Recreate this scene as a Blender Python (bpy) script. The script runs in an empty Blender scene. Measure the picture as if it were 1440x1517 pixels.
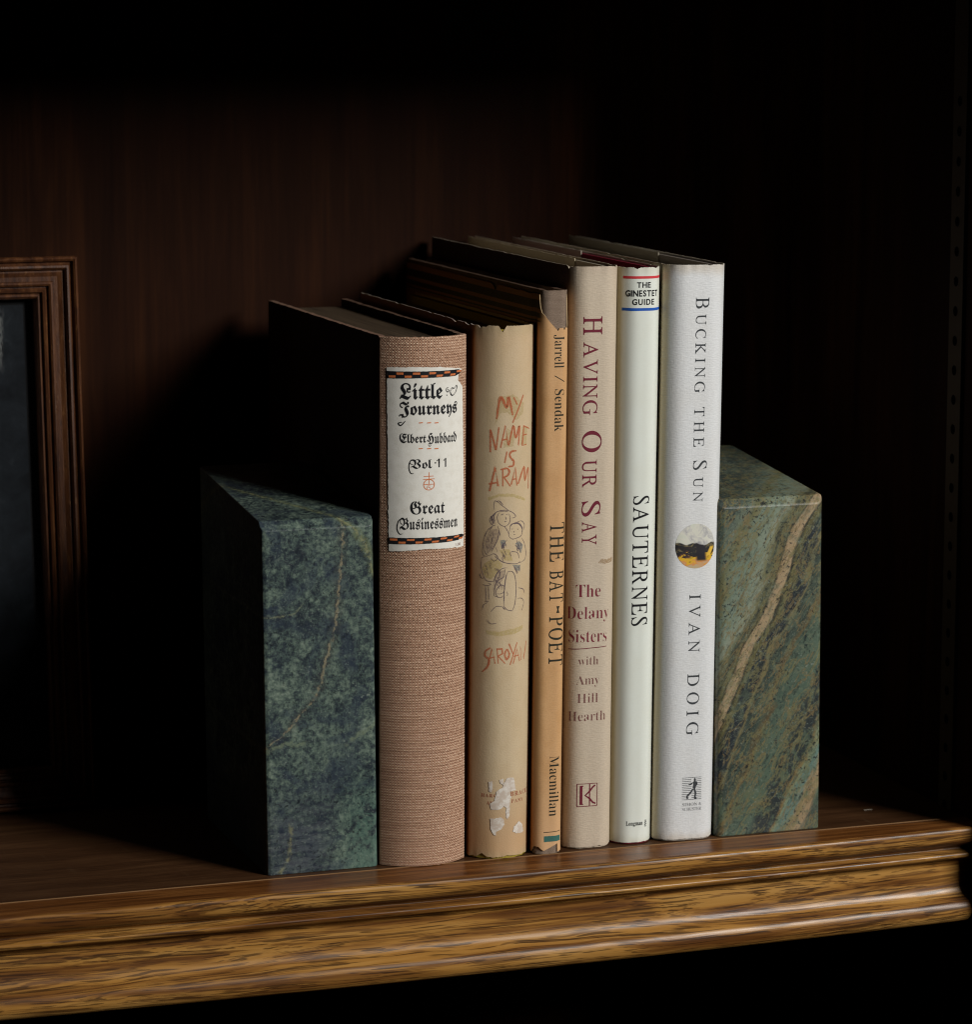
import bpy, bmesh, math, random
from mathutils import Vector, noise
random.seed(7)
S = bpy.context.scene
COL = S.collection
# ------------------------------------------------------------------ camera, world, light, exposure
cd = bpy.data.cameras.new('camera'); cam = bpy.data.objects.new('camera', cd); COL.objects.link(cam); S.camera = cam
cd.sensor_width = 36; cd.lens = 36 * 4791 / 1517; cd.clip_start = .05; cd.clip_end = 50
cam.location = (-.37547, -1.22109, .34544)
cam.rotation_euler = (math.radians(90 - 8.8796), 0, math.radians(-19.0))
cd.dof.use_dof = True; cd.dof.focus_distance = 1.315; cd.dof.aperture_fstop = 14.0; cd.dof.aperture_blades = 0

w = bpy.data.worlds.new('World'); S.world = w; w.use_nodes = True
bg = w.node_tree.nodes['Background']; bg.inputs[0].default_value = (.75, .85, 1, 1); bg.inputs[1].default_value = .0003

AZ, EL, DIST = math.radians(36), math.radians(25), 2.6
ld = bpy.data.lights.new('window_light', 'AREA'); key = bpy.data.objects.new('window_light', ld); COL.objects.link(key)
ctr = Vector((.07, 0, .13)); ldir = Vector((math.cos(EL) * math.sin(AZ), -math.cos(EL) * math.cos(AZ), math.sin(EL)))
key.location = ctr + ldir * DIST; key.rotation_euler = (-ldir).to_track_quat('-Z', 'Y').to_euler()
ld.shape = 'RECTANGLE'; ld.size = .75; ld.size_y = .78; ld.energy = 71; ld.color = (1, .985, .95)

S.view_settings.view_transform = 'Standard'; S.view_settings.look = 'None'
S.view_settings.exposure = 0; S.view_settings.gamma = 1; S.view_settings.use_curve_mapping = False
S.cycles.max_bounces = 8; S.cycles.filter_width = 1.15

# ------------------------------------------------------------------ node helpers
class M:
    """a material under construction: m.n(type, inputs by name or index) adds a node and returns it"""
    def __init__(s, name):
        s.m = bpy.data.materials.new(name); s.m.use_nodes = True; s.t = s.m.node_tree
        s.b = s.t.nodes['Principled BSDF']; s.o = s.t.nodes['Material Output']
    def put(s, node, k, v):
        i = node.inputs[k]
        if isinstance(v, bpy.types.NodeSocket): s.t.links.new(v, i)
        else: i.default_value = v
    def n(s, typ, ins=None, **attr):
        nd = s.t.nodes.new('ShaderNode' + typ)
        for k, v in attr.items(): setattr(nd, k, v)
        for k, v in (ins or {}).items(): s.put(nd, k, v)
        return nd
    def math(s, op, a, b=0., c=0., clamp=False):
        return s.n('Math', {0: a, 1: b, 2: c}, operation=op, use_clamp=clamp).outputs[0]
    def obj(s, sc=(1, 1, 1), rot=(0, 0, 0), loc=(0, 0, 0)):
        t = s.n('TexCoord'); return s.n('Mapping', {'Vector': t.outputs['Object'], 'Scale': sc, 'Rotation': rot, 'Location': loc}).outputs[0]
    def uv(s, sc=(1, 1, 1), loc=(0, 0, 0)):
        t = s.n('TexCoord'); return s.n('Mapping', {'Vector': t.outputs['UV'], 'Scale': sc, 'Location': loc}).outputs[0]
    def xyz(s, v):
        return s.n('SeparateXYZ', {0: v}).outputs
    def noise(s, v, scale=1., detail=4., rough=.55, dist=0.):
        return s.n('TexNoise', {'Vector': v, 'Scale': scale, 'Detail': detail, 'Roughness': rough, 'Distortion': dist}).outputs['Fac']
    def ramp(s, f, stops, interp='LINEAR'):
        r = s.n('ValToRGB', {0: f}); r.color_ramp.interpolation = interp; e = r.color_ramp.elements
        while len(e) > 1: e.remove(e[0])
        for i, (p, c) in enumerate(stops):
            if isinstance(c, (int, float)): c = (c, c, c)
            x = e[0] if i == 0 else e.new(p)
            x.position = p; x.color = (*c, 1)
        return r.outputs[0]
    def mix(s, f, a, b, mode='MIX'):
        nd = s.n('Mix', data_type='RGBA', blend_type=mode)
        for k, v in ((0, f), (6, a), (7, b)):
            if isinstance(v, tuple) and len(v) == 3: v = (*v, 1)
            s.put(nd, k, v)
        return nd.outputs[2]
    def step(s, v, lo, hi, a=0., b=1.):
        return s.n('MapRange', {0: v, 1: lo, 2: hi, 3: a, 4: b}, interpolation_type='SMOOTHSTEP').outputs[0]
    def curve(s, v, pts, lo, hi, vlo, vhi):
        """piecewise function v -> value, given as points in real units"""
        f = s.n('MapRange', {0: v, 1: lo, 2: hi, 3: 0., 4: 1.}).outputs[0]
        c = s.n('FloatCurve', {1: f}); cv = c.mapping.curves[0]
        P = [((a - lo) / (hi - lo), (b - vlo) / (vhi - vlo)) for a, b in pts]; P.sort()
        cv.points[0].location = P[0]; cv.points[1].location = P[-1]
        for p in P[1:-1]: cv.points.new(*p)
        c.mapping.update()
        return s.n('MapRange', {0: c.outputs[0], 1: 0., 2: 1., 3: vlo, 4: vhi}, clamp=False).outputs[0]
    def bump(s, h, dist=.0002, strength=1.):
        nd = s.n('Bump', {'Height': h, 'Distance': dist, 'Strength': strength}); s.put(s.b, 'Normal', nd.outputs[0]); return nd
    def base(s, c, rough=.6, spec=.5, coat=0., coat_r=.1):
        if isinstance(c, tuple): c = (*c, 1)[:4]
        s.put(s.b, 'Base Color', c); s.put(s.b, 'Roughness', rough); s.put(s.b, 'Specular IOR Level', spec)
        s.put(s.b, 'Coat Weight', coat); s.put(s.b, 'Coat Roughness', coat_r); return s.m

def plain(name, c, rough=.7, spec=.3):
    return M(name).base(c, rough, spec)

# ------------------------------------------------------------------ object helpers
def link(name, me, parent=None, mats=()):
    o = bpy.data.objects.new(name, me); COL.objects.link(o)
    for m in mats: me.materials.append(m)
    if parent: o.parent = parent
    return o
def thing(name, label, cat, loc=(0, 0, 0), rot=(0, 0, 0), group=None, kind=None):
    o = bpy.data.objects.new(name, None); COL.objects.link(o); o.location = loc; o.rotation_euler = rot
    o.empty_display_size = .02; o['label'] = label; o['category'] = cat
    if group: o['group'] = group
    if kind: o['kind'] = kind
    return o
def mesh_from(name, verts, faces, smooth=False, uvs=None, mids=None):
    me = bpy.data.meshes.new(name); me.from_pydata([tuple(v) for v in verts], [], faces)
    if smooth is True: me.polygons.foreach_set('use_smooth', [True] * len(me.polygons))
    elif smooth: me.polygons.foreach_set('use_smooth', list(smooth))
    if uvs is not None:
        lay = me.uv_layers.new(name='UVMap')
        for l in me.loops: lay.data[l.index].uv = uvs[l.vertex_index]
    if mids: me.polygons.foreach_set('material_index', mids)
    me.update(); return me
def box(name, lo, hi, mat, parent=None, bevel=0., seg=2):
    bm = bmesh.new(); bmesh.ops.create_cube(bm, size=1)
    for v in bm.verts: v.co = [lo[i] + (hi[i] - lo[i]) * (v.co[i] + .5) for i in range(3)]
    if bevel: bmesh.ops.bevel(bm, geom=bm.edges[:], offset=bevel, segments=seg, profile=.5, affect='EDGES')
    me = bpy.data.meshes.new(name); bm.to_mesh(me); bm.free()
    return link(name, me, parent, [mat])
def nz(*a): return noise.noise(Vector((a + (0, 0, 0))[:3]))
# ------------------------------------------------------------------ woods
def wood_moulding():
    m = M('varnished_streaked_wood'); p = m.obj(); x, y, z = m.xyz(p)
    sw = m.noise(m.obj((6, 40, 40)), 1, 3, .55)                     # slow sway of the grain
    sway = m.math('MULTIPLY', m.math('SUBTRACT', sw, .5), .012)
    c = m.n('CombineXYZ', {0: x, 1: m.math('ADD', y, sway), 2: m.math('ADD', z, sway)}).outputs[0]
    def st(sx, sy, d, r, dist=0.): return m.noise(m.n('Mapping', {'Vector': c, 'Scale': (sx, sy, sy)}).outputs[0], 1, d, r, dist)
    broad = st(8, 190, 3, .6, .3); fine = st(16, 760, 3, .65, .0); pore = st(30, 1500, 2, .5)
    col = m.ramp(broad, [(.36, (.115, .043, .010)), (.45, (.20, .084, .019)), (.54, (.36, .172, .038)), (.66, (.43, .225, .06))])
    blot = m.noise(m.obj((13, 34, 34)), 1, 4, .65)
    dens = m.math('MULTIPLY', m.math('SUBTRACT', blot, .5), .30)
    col = m.mix(m.step(m.math('ADD', fine, dens), .51, .58, 0, .62), col, (.075, .026, .007))
    col = m.mix(m.step(m.math('ADD', pore, dens), .54, .60, 0, .70), col, (.022, .009, .004))
    col = m.mix(m.step(blot, .52, .72, 0, .5), col, (.095, .032, .008))
    m.bump(m.math('ADD', fine, m.math('MULTIPLY', pore, .6)), .00014, .5)
    return m.base(col, m.step(m.math('ADD', m.math('MULTIPLY', fine, .4), m.math('MULTIPLY', blot, .6)), .4, .62, .29, .42), .30, .0, .22)
def wood_strip():
    m = M('red_brown_varnished_wood')
    a = m.noise(m.obj((14, 240, 240)), 1, 4, .6, .4); b = m.noise(m.obj((34, 1100, 1100)), 1, 3, .65)
    col = m.ramp(m.math('ADD', m.math('MULTIPLY', a, .6), m.math('MULTIPLY', b, .4)), [(.36, (.035, .010, .003)), (.5, (.15, .052, .012)), (.64, (.27, .11, .028))])
    m.bump(b, .0001, .35)
    return m.base(col, .34, .28, .0, .16)
def wood_panel():
    m = M('dark_shelf_veneer')
    a = m.noise(m.obj((10, 120, 120)), 1, 4, .6, .5); b = m.noise(m.obj((60, 1100, 1100)), 1, 3, .6)
    sc = m.noise(m.obj((240, 18, 18), rot=(0, 0, .5)), 1, 3, .7)
    col = m.ramp(m.math('ADD', m.math('MULTIPLY', a, .55), m.math('MULTIPLY', b, .45)), [(.3, (.024, .009, .003)), (.5, (.058, .024, .009)), (.7, (.105, .05, .02))])
    col = m.mix(m.step(sc, .62, .78, 0, .3), col, (.13, .08, .04))
    m.bump(b, .00008, .4)
    return m.base(col, .5, .2, .05, .3)
def wood_back(name='dark_mahogany_panel', k=1.):
    m = M(name)
    a = m.noise(m.obj((60, 60, 5)), 1, 4, .6, .6); b = m.noise(m.obj((420, 420, 14)), 1, 3, .65); c = m.noise(m.obj((8, 8, 3)), 1, 2, .5)
    col = m.ramp(m.math('ADD', m.math('MULTIPLY', a, .65), m.math('MULTIPLY', b, .35)), [(.28, (.006 * k, .0018 * k, .0008 * k)), (.5, (.024 * k, .0078 * k, .0028 * k)), (.74, (.058 * k, .019 * k, .0055 * k))])
    col = m.mix(m.step(c, .4, .65, 0, .6), col, (.012 * k, .004 * k, .002 * k))
    sx, sy, sz = m.xyz(m.obj((1, 1, 1)))
    m.bump(b, .0001, .3)
    return m.base(col, .6, .04)
def wood_frame():
    m = M('worn_frame_wood')
    a = m.noise(m.obj((300, 300, 30)), 1, 4, .65, .3); b = m.noise(m.obj((700, 700, 160)), 1, 4, .7)
    col = m.ramp(a, [(.3, (.026, .008, .003)), (.5, (.070, .024, .008)), (.7, (.125, .048, .016))])
    col = m.mix(m.step(b, .58, .68, 0, .55), col, (.20, .09, .032))
    col = m.mix(m.step(b, .40, .33, 0, .7), col, (.025, .011, .007))
    m.bump(b, .0003, .6)
    return m.base(col, .5, .25, .05, .3)

# ------------------------------------------------------------------ stone; object coordinates in mm
def stone_finish(m, col, p, rough=.33):
    cl = m.step(m.noise(p, .09, 4, .65), .42, .58, .25, 1.); sp = m.noise(p, .62, 4, .7, .6); sp2 = m.noise(p, 1.1, 4, .7, .8)
    col = m.mix(m.math('MULTIPLY', cl, m.step(sp, .53, .63, 0, .9)), col, (.009, .013, .017))
    col = m.mix(m.math('MULTIPLY', m.step(sp2, .56, .66, 0, .5), m.math('SUBTRACT', 1.2, cl)), col, (.27, .31, .26))
    m.bump(m.math('ADD', sp, m.math('MULTIPLY', sp2, .5)), .00015, .4)
    return m.base(col, rough, .32)
def mm(m, loc=(0, 0, 0), rot=(0, 0, 0), sc=(1, 1, 1)): return m.obj(tuple(1000 * a for a in sc), rot, loc)
def stone_dark():
    m = M('dark_green_marble'); p = mm(m); x, y, z = m.xyz(p)
    a = m.noise(p, .05, 4, .6, .8); b = m.noise(mm(m, (31, 7, 3)), .20, 5, .68, .4); c = m.noise(mm(m, (3, 70, 3)), .50, 4, .7)
    f = m.math('ADD', m.math('ADD', m.math('MULTIPLY', a, .24), m.math('MULTIPLY', b, .32)), m.math('MULTIPLY', c, .44))
    col = m.ramp(f, [(.40, (.014, .019, .027)), (.455, (.030, .043, .048)), (.50, (.066, .093, .082)), (.548, (.115, .156, .125)), (.62, (.20, .25, .195))])
    d = m.noise(mm(m, (9, 50, 20)), .055, 4, .6, .6)
    col = m.mix(m.step(d, .49, .62, 0, .55), col, (.028, .040, .062))
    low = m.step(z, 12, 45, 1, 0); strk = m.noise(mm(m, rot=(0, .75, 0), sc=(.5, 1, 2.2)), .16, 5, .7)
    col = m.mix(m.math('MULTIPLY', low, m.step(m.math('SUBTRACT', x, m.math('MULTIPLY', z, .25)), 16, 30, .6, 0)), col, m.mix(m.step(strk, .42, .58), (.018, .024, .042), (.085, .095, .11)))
    teal = m.math('MULTIPLY', m.step(x, 26, 42), m.step(z, 45, 15))
    col = m.mix(m.math('MULTIPLY', teal, m.step(b, .38, .5, 0, .55)), col, (.095, .175, .135))
    wob = m.math('MULTIPLY', m.math('SUBTRACT', m.noise(p, .20, 6, .78), .5), 6.)
    brk = m.step(m.noise(mm(m, (5, 5, 80)), .45, 4, .75), .42, .56)
    def vein(v, pos, wd, amt, cl, mask=None):
        nonlocal col
        d = m.math('ABSOLUTE', m.math('ADD', m.math('SUBTRACT', v, pos), wob))
        f = m.math('MULTIPLY', m.step(d, wd * .2, wd, amt, 0), m.math('ADD', m.math('MULTIPLY', brk, .85), .15))
        if mask is not None: f = m.math('MULTIPLY', f, mask)
        col = m.mix(f, col, cl)
    c1 = m.curve(z, [(40, -8), (53, 1), (58, 8), (65, 14), (73, 21), (84, 24.5), (100, 29), (117, 31), (145, 33)], 40, 145, -10, 50)
    front = m.step(y, 6, 2)
    vein(x, c1, 4.0, .5, (.045, .045, .04), front); vein(x, c1, .8, .85, (.26, .22, .14), front)
    c2 = m.curve(z, [(112, 52), (120, 46.5), (128, 44), (136, 40), (143, 34), (150, 26)], 112, 150, 0, 60)
    c2 = m.math('SUBTRACT', c2, m.math('MULTIPLY', y, .42)); up = m.step(z, 110, 116)
    vein(x, c2, 3.4, .6, (.15, .17, .075), up); vein(x, c2, .9, .5, (.28, .27, .14), up)
    c3 = m.curve(x, [(0, 51), (8, 53.5), (17, 53), (30, 50), (38, 55), (48, 60)], 0, 48, 0, 80)
    vein(z, c3, 1.5, .55, (.20, .24, .15), m.math('ADD', m.step(x, 20, 14), m.step(x, 30, 36)))
    c4 = m.curve(x, [(0, 106), (12, 107), (18, 112), (48, 128)], 0, 48, 90, 140)
    vein(z, c4, .7, .5, (.28, .29, .17), m.step(x, 18, 13))
    c5 = m.curve(z, [(0, 5), (8, 9), (17, 10), (30, 8)], 0, 30, 0, 20)
    vein(x, c5, 1.4, .6, (.26, .25, .13), m.step(z, 24, 17))
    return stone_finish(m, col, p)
def stone_banded():
    m = M('banded_green_marble'); p = mm(m); x, y, z = m.xyz(p)
    al = m.n('Mapping', {'Vector': m.n('VectorRotate', {'Vector': p, 'Angle': -.56}, rotation_type='Y_AXIS').outputs[0], 'Scale': (1, 1, .28)}).outputs[0]                       # drawn out along the bands
    w1 = m.math('MULTIPLY', m.math('SUBTRACT', m.noise(al, .07, 5, .62, .6), .5), 17.)
    w2 = m.math('MULTIPLY', m.math('SUBTRACT', m.noise(al, .33, 6, .78), .5), 7.5)
    cv = m.curve(z, [(-5, -24), (20, -13), (45, -2.5), (59, 4), (70, 9), (80, 12.9), (91.6, 20.4), (105, 26.7), (114, 29.5), (129, 34.6), (138.7, 41.4), (160, 56)], -5, 160, -30, 60)
    q = m.math('SUBTRACT', m.math('SUBTRACT', x, cv), m.math('MULTIPLY', y, .55))
    tight = m.step(m.math('ABSOLUTE', q), 1.5, 9, .22, 1.)
    q = m.math('ADD', m.math('ADD', q, m.math('MULTIPLY', w1, tight)), m.math('MULTIPLY', w2, m.step(m.math('ABSOLUTE', q), 1, 6, .45, .9)))
    f = m.n('MapRange', {0: q, 1: -42., 2: 66., 3: 0., 4: 1.}).outputs[0]
    pal = [(-40, (.06, .075, .07)), (-33, (.11, .14, .12)), (-29, (.18, .21, .17)), (-26, (.18, .17, .09)), (-22, (.21, .26, .21)), (-15, (.26, .31, .25)), (-10, (.32, .34, .27)), (-7.5, (.20, .185, .11)),
           (-6, (.04, .045, .04)), (-3.8, (.20, .165, .085)), (-2.8, (.05, .045, .03)), (-2.0, (.46, .32, .20)), (1.9, (.50, .35, .22)), (2.7, (.045, .045, .038)), (4.6, (.17, .145, .065)), (6.5, (.03, .036, .048)), (11, (.036, .042, .052)), (12.3, (.25, .20, .10)), (14, (.06, .075, .065)),
           (19, (.07, .095, .08)), (22.3, (.17, .115, .055)), (24, (.085, .12, .095)), (33, (.11, .155, .12)), (38, (.045, .053, .056)), (46.5, (.035, .043, .048)), (47.6, (.26, .17, .07)), (49, (.26, .30, .20)), (51.5, (.15, .235, .215)), (54.5, (.18, .26, .23)), (56, (.38, .27, .16)), (60, (.42, .29, .18)), (62, (.08, .10, .085))]
    col = m.ramp(f, [((a + 42) / 108, c) for a, c in pal])
    mot = m.noise(al, .42, 6, .75); mo2 = m.noise(mm(m, (40, 3, 9)), .16, 6, .72, .4); mo3 = m.noise(mm(m, (4, 33, 90)), .5, 5, .75)
    col = m.mix(m.step(mo2, .48, .62, 0, .45), col, (.17, .205, .145))
    col = m.mix(m.step(mot, .36, .50, .62, 0), col, (.026, .032, .030))
    col = m.mix(m.step(mo3, .52, .62, 0, .45), col, (.23, .235, .16))
    rust = m.step(m.math('ABSOLUTE', m.math('SUBTRACT', m.noise(al, .11, 5, .65, .4), .5)), .0, .022, .7, 0)
    col = m.mix(rust, col, (.26, .18, .085))
    ol = m.step(m.math('ABSOLUTE', m.math('SUBTRACT', m.noise(m.n('Mapping', {'Vector': al, 'Location': (70, 9, 30)}).outputs[0], .10, 5, .68, .4), .52)), .0, .03, .65, 0)
    col = m.mix(ol, col, (.24, .21, .10))
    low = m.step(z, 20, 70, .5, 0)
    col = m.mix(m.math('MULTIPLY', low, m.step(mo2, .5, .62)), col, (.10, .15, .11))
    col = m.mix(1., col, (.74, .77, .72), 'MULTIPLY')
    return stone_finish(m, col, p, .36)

# ------------------------------------------------------------------ cloth and paper; UV = arc length and height in mm
def weave(name, dark, mid, light, pu, pv, rough=.85, slub=.5, bump=.00025, board=None):
    m = M(name); u, v, _ = m.xyz(m.uv())
    j = m.noise(m.uv((.5, .5, 1)), 1, 3, .6)
    jv = m.math('MULTIPLY', j, 1.1)
    a = m.math('SINE', m.math('MULTIPLY', m.math('ADD', u, jv), 6.2832 / pu))
    b = m.math('SINE', m.math('MULTIPLY', m.math('ADD', v, m.math('MULTIPLY', jv, .5)), 6.2832 / pv))
    k = m.math('MULTIPLY', a, b)                                   # over / under
    th = m.math('ADD', m.math('MULTIPLY', b, .3), m.math('MULTIPLY', k, .7))
    rnd = m.noise(m.uv((1.4 / pu, 1.0 / pv, 1)), 1, 2, .6)
    row = m.noise(m.uv((.03, .55 / pv, 1)), 1, 4, .75)
    f = m.math('ADD', m.math('ADD', m.math('MULTIPLY', th, .34), m.math('MULTIPLY', m.math('SUBTRACT', rnd, .5), .9)), m.math('MULTIPLY', m.math('SUBTRACT', row, .5), slub))
    f = m.math('ADD', f, .5)
    col = m.ramp(f, [(.2, dark), (.5, mid), (.62, mid), (.85, light)])
    if board: col = m.mix(m.step(m.math('ABSOLUTE', u), board[0], board[0] + .8), col, board[1])
    m.bump(f, bump, .8)
    m.col = col; return m, m.base(col, rough, .2)
def paper(name, c, edge=None, rough=.55, mott=.12, panel=None, panel_s=None, laid=0., stain=None, spec=.35, top=240, bands=None, bump=.00014):
    """book-jacket paper: base tint, mottling, toned edges, another tint on the side panel beyond arc length panel_s"""
    m = M(name); u, v, _ = m.xyz(m.uv())
    a = m.noise(m.uv((.08, .05, 1)), 1, 5, .65); b = m.noise(m.uv((1.6, 1.6, 1)), 1, 3, .6)
    col = m.mix(m.step(a, .35, .7, 0, mott * 2.2), (*c,), tuple(x * k for x, k in zip(c, (.82, .74, .62))))
    col = m.mix(m.step(b, .4, .7, 0, mott), col, tuple(x * .6 for x in c))
    if stain:                                                        # toned lower end
        col = m.mix(m.math('ADD', m.step(v, 40, 5, 0, .75), m.step(v, top - 40, top, 0, .25)), col, stain)
    if edge:
        col = m.mix(m.math('MULTIPLY', m.step(m.math('ADD', v, m.math('MULTIPLY', a, 6)), top - 3, top + 2, 0, 1), .55), col, edge)
        col = m.mix(m.math('MULTIPLY', m.step(m.math('SUBTRACT', v, m.math('MULTIPLY', a, 6)), 2, -3, 0, 1), .6), col, edge)
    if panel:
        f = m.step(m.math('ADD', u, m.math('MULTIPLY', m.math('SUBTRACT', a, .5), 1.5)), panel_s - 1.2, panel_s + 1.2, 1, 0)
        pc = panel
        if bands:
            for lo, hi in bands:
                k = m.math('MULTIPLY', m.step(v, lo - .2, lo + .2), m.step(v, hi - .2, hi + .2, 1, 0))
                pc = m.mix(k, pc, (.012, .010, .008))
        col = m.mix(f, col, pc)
    h = b
    if laid:
        l1 = m.noise(m.uv((.5, 2.1, 1)), 1, 3, .65); l2 = m.noise(m.uv((2.1, .4, 1)), 1, 2, .5)
        h = m.math('ADD', m.math('MULTIPLY', l1, laid), m.math('MULTIPLY', l2, laid * .4))
        col = m.mix(m.step(l1, .38, .62, .16 * laid, 0), col, tuple(x * .6 for x in c))
    m.bump(h, bump, .6)
    return m.base(col, rough, spec)
def pages(name, c, dark):
    m = M(name)
    a = m.noise(m.obj((3600, 14, 14)), 1, 3, .7); b = m.noise(m.obj((60, 30, 30)), 1, 4, .6)
    col = m.mix(m.step(a, .35, .65), dark, c); col = m.mix(m.step(b, .5, .75, 0, .5), col, tuple(x * .55 for x in c))
    m.bump(a, .0001, .6); return m.base(col, .85, .1)
def ink(name, c, wear=.0, alpha=1., scale=1., rough=.6, lo=.45):
    m = M(name); m.base(c, rough, .12)
    if wear or alpha < 1:
        a = m.noise(m.uv((scale, scale, 1)), 1, 4, .7)
        m.put(m.b, 'Alpha', m.step(a, lo - .2, lo + .12, alpha * (1 - wear), alpha))
    return m.m
def circle_print():
    """the little round landscape: UV runs -1..1 over the circle"""
    m = M('landscape_print'); p = m.uv(); u, v, _ = m.xyz(p)
    n1 = m.noise(p, 2.2, 4, .6, .6); n2 = m.noise(m.uv((1.6, 4.5, 1), (3, 1, 0)), 1, 4, .6, .8)
    sky = m.ramp(m.math('ADD', n1, m.math('MULTIPLY', v, .06)), [(.36, (.34, .33, .34)), (.46, (.52, .51, .48)), (.56, (.66, .64, .55)), (.66, (.60, .62, .52))])
    rid = m.math('ADD', .10, m.math('ADD', m.math('MULTIPLY', m.math('SINE', m.math('MULTIPLY_ADD', u, 7., 1.6)), .05), m.math('MULTIPLY', m.math('SUBTRACT', n1, .5), .25)))
    land = m.ramp(m.math('ADD', n2, m.math('MULTIPLY', v, .55)), [(.0, (.50, .38, .22)), (.10, (.62, .25, .08)), (.20, (.70, .42, .02)), (.26, (.60, .36, .02)), (.30, (.10, .04, .025)), (.36, (.02, .018, .018)), (.47, (.018, .018, .02)), (.54, (.19, .15, .07)), (.58, (.02, .02, .024)), (1, (.03, .03, .035))])
    hump = m.math('MULTIPLY', m.step(m.math('ABSOLUTE', m.math('SUBTRACT', u, m.math('MULTIPLY_ADD', v, -.12, .22))), .16, .34, 1, 0), m.step(v, -.72, -.6))
    land = m.mix(hump, land, (.018, .015, .02))
    gold = m.math('MULTIPLY', m.step(m.math('ABSOLUTE', m.math('SUBTRACT', u, m.math('MULTIPLY_ADD', v, .5, .86))), .06, .14, 1, 0), m.math('MULTIPLY', m.step(v, -.5, -.4), m.step(v, -.08, .0, 1, 0)))
    land = m.mix(gold, land, (.72, .44, .05))
    col = m.mix(m.step(m.math('SUBTRACT', v, rid), -.03, .03), land, sky)
    return m.base(col, .5, .3)
# ------------------------------------------------------------------ bookcase
W_MOULD, W_STRIP, W_PANEL, W_BACK = wood_moulding(), wood_strip(), wood_panel(), wood_back()
W_SIDE = wood_back('dark_mahogany_side', .75)
XL, XR, YB = -.52, .2626, .188
bookcase = thing('bookcase', 'dark wood bookcase whose shelf has a glossy streaked front moulding', 'bookcase', kind='structure')
shelf = box('shelf', (XL, -.0036, -.018), (XR, YB, 0), W_PANEL, bookcase)
def bow(x): return max(0., min(1.5, ((x - .01) / .2) ** 2)) * .0042 - .0023
def sweep(name, prof, mat, parent, smooth=True, x0=XL, x1=XR, n=110):
    """extrude a (y, z) profile along the shelf; its front follows the slight bow of the edge"""
    V, F, k = [], [], len(prof)
    for i in range(n + 1):
        x = x0 + (x1 - x0) * i / n
        for (y, z) in prof: V.append((x, y + (bow(x) if y < -.0045 else 0), z))
    for i in range(n):
        for j in range(k - 1): F.append((i * k + j, (i + 1) * k + j, (i + 1) * k + j + 1, i * k + j + 1))
    F.append(tuple(range(k))); F.append(tuple(n * k + j for j in reversed(range(k))))
    me = mesh_from(name, V, F, smooth); o = link(name, me, parent, [mat])
    me.polygons[-1].use_smooth = False; me.polygons[-2].use_smooth = False
    return o
box('inlay_line', (XL, -.0036 - .0006, -.004), (XR, -.0037, .00022), M('pale_inlay').base((.24, .13, .055), .5, .3), shelf)
sweep('edge_strip', [(-.0043, -.008), (-.0043, 0), (-.0222, 0), (-.0222, -.0006), (-.012, -.0010), (-.012, -.008)], W_STRIP, shelf, False)
B0 = -.0226
P = [(.1, -.0002), (.9, -.12), (1.5, -.45), (1.85, -1.0), (2.0, -1.8), (2.0, -3.4), (1.85, -5.0), (1.4, -6.3), (.6, -7.2), (-.7, -7.9), (-2.2, -8.5), (-3.6, -9.1), (-4.2, -9.9), (-3.9, -10.6), (-2.8, -11.0),
     (-1.4, -11.25), (-.3, -11.6), (.15, -12.0), (.2, -12.7), (-.1, -13.4), (-.8, -14.0), (-2.2, -14.5), (-3.6, -15.0), (-4.5, -16.0), (-4.8, -18), (-4.4, -20), (-4.55, -22.5), (-4.5, -25), (-4.2, -27.2), (-3.6, -29), (-2.6, -30.4),
     (-1.3, -31.3), (-.4, -31.7), (-.2, -31.9), (0, -32.1), (.5, -32.4), (1.2, -33.1), (1.8, -34.2), (2.2, -35.8), (2.2, -37.2), (1.9, -38.8), (1.1, -40.3), (0, -41.4), (-1.5, -42.0), (-3.5, -42.2), (-16, -42.2), (-16, -.6)]
sweep('edge_moulding', [(B0 - a / 1000, z / 1000) for a, z in P], W_MOULD, shelf)
sc = box('scratch', (.2262, .0205, .0001), (.2300, .0212, .00025), plain('pale_scratch', (.4, .35, .28)), shelf); sc.rotation_euler = (0, 0, 0)
box('back_panel', (XL, YB + .0005, -.30), (XR + .03, YB + .014, .40), W_BACK, bookcase)
side = box('side_panel', (XR + .001, -.034, -.30), (XR + .024, YB, .40), W_SIDE, bookcase)
box('upper_shelf', (XL, -.018, .365), (XR, YB, .386), W_BACK, bookcase)
# the drilled shelf-pin strip let into the side panel
pin = box('pin_strip', (XR - .0006, .0085, -.29), (XR + .0008, .0205, .36), M('dull_brass').base((.05, .034, .022), .6, .1), side)
V, F = [], []
for i in range(44):
    zc = -.24 + i * .0127; b = len(V)
    for k in range(12): V.append((XR - .00075, +.0145 + .0020 * math.cos(k * math.pi / 6), zc + .0022 * math.sin(k * math.pi / 6)))
    F.append(tuple(range(b, b + 12)))
link('pin_hole', mesh_from('pin_holes', V, F), side, [plain('hole_black', (.004, .003, .003), 1, 0)])['kind'] = 'stuff'

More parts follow.
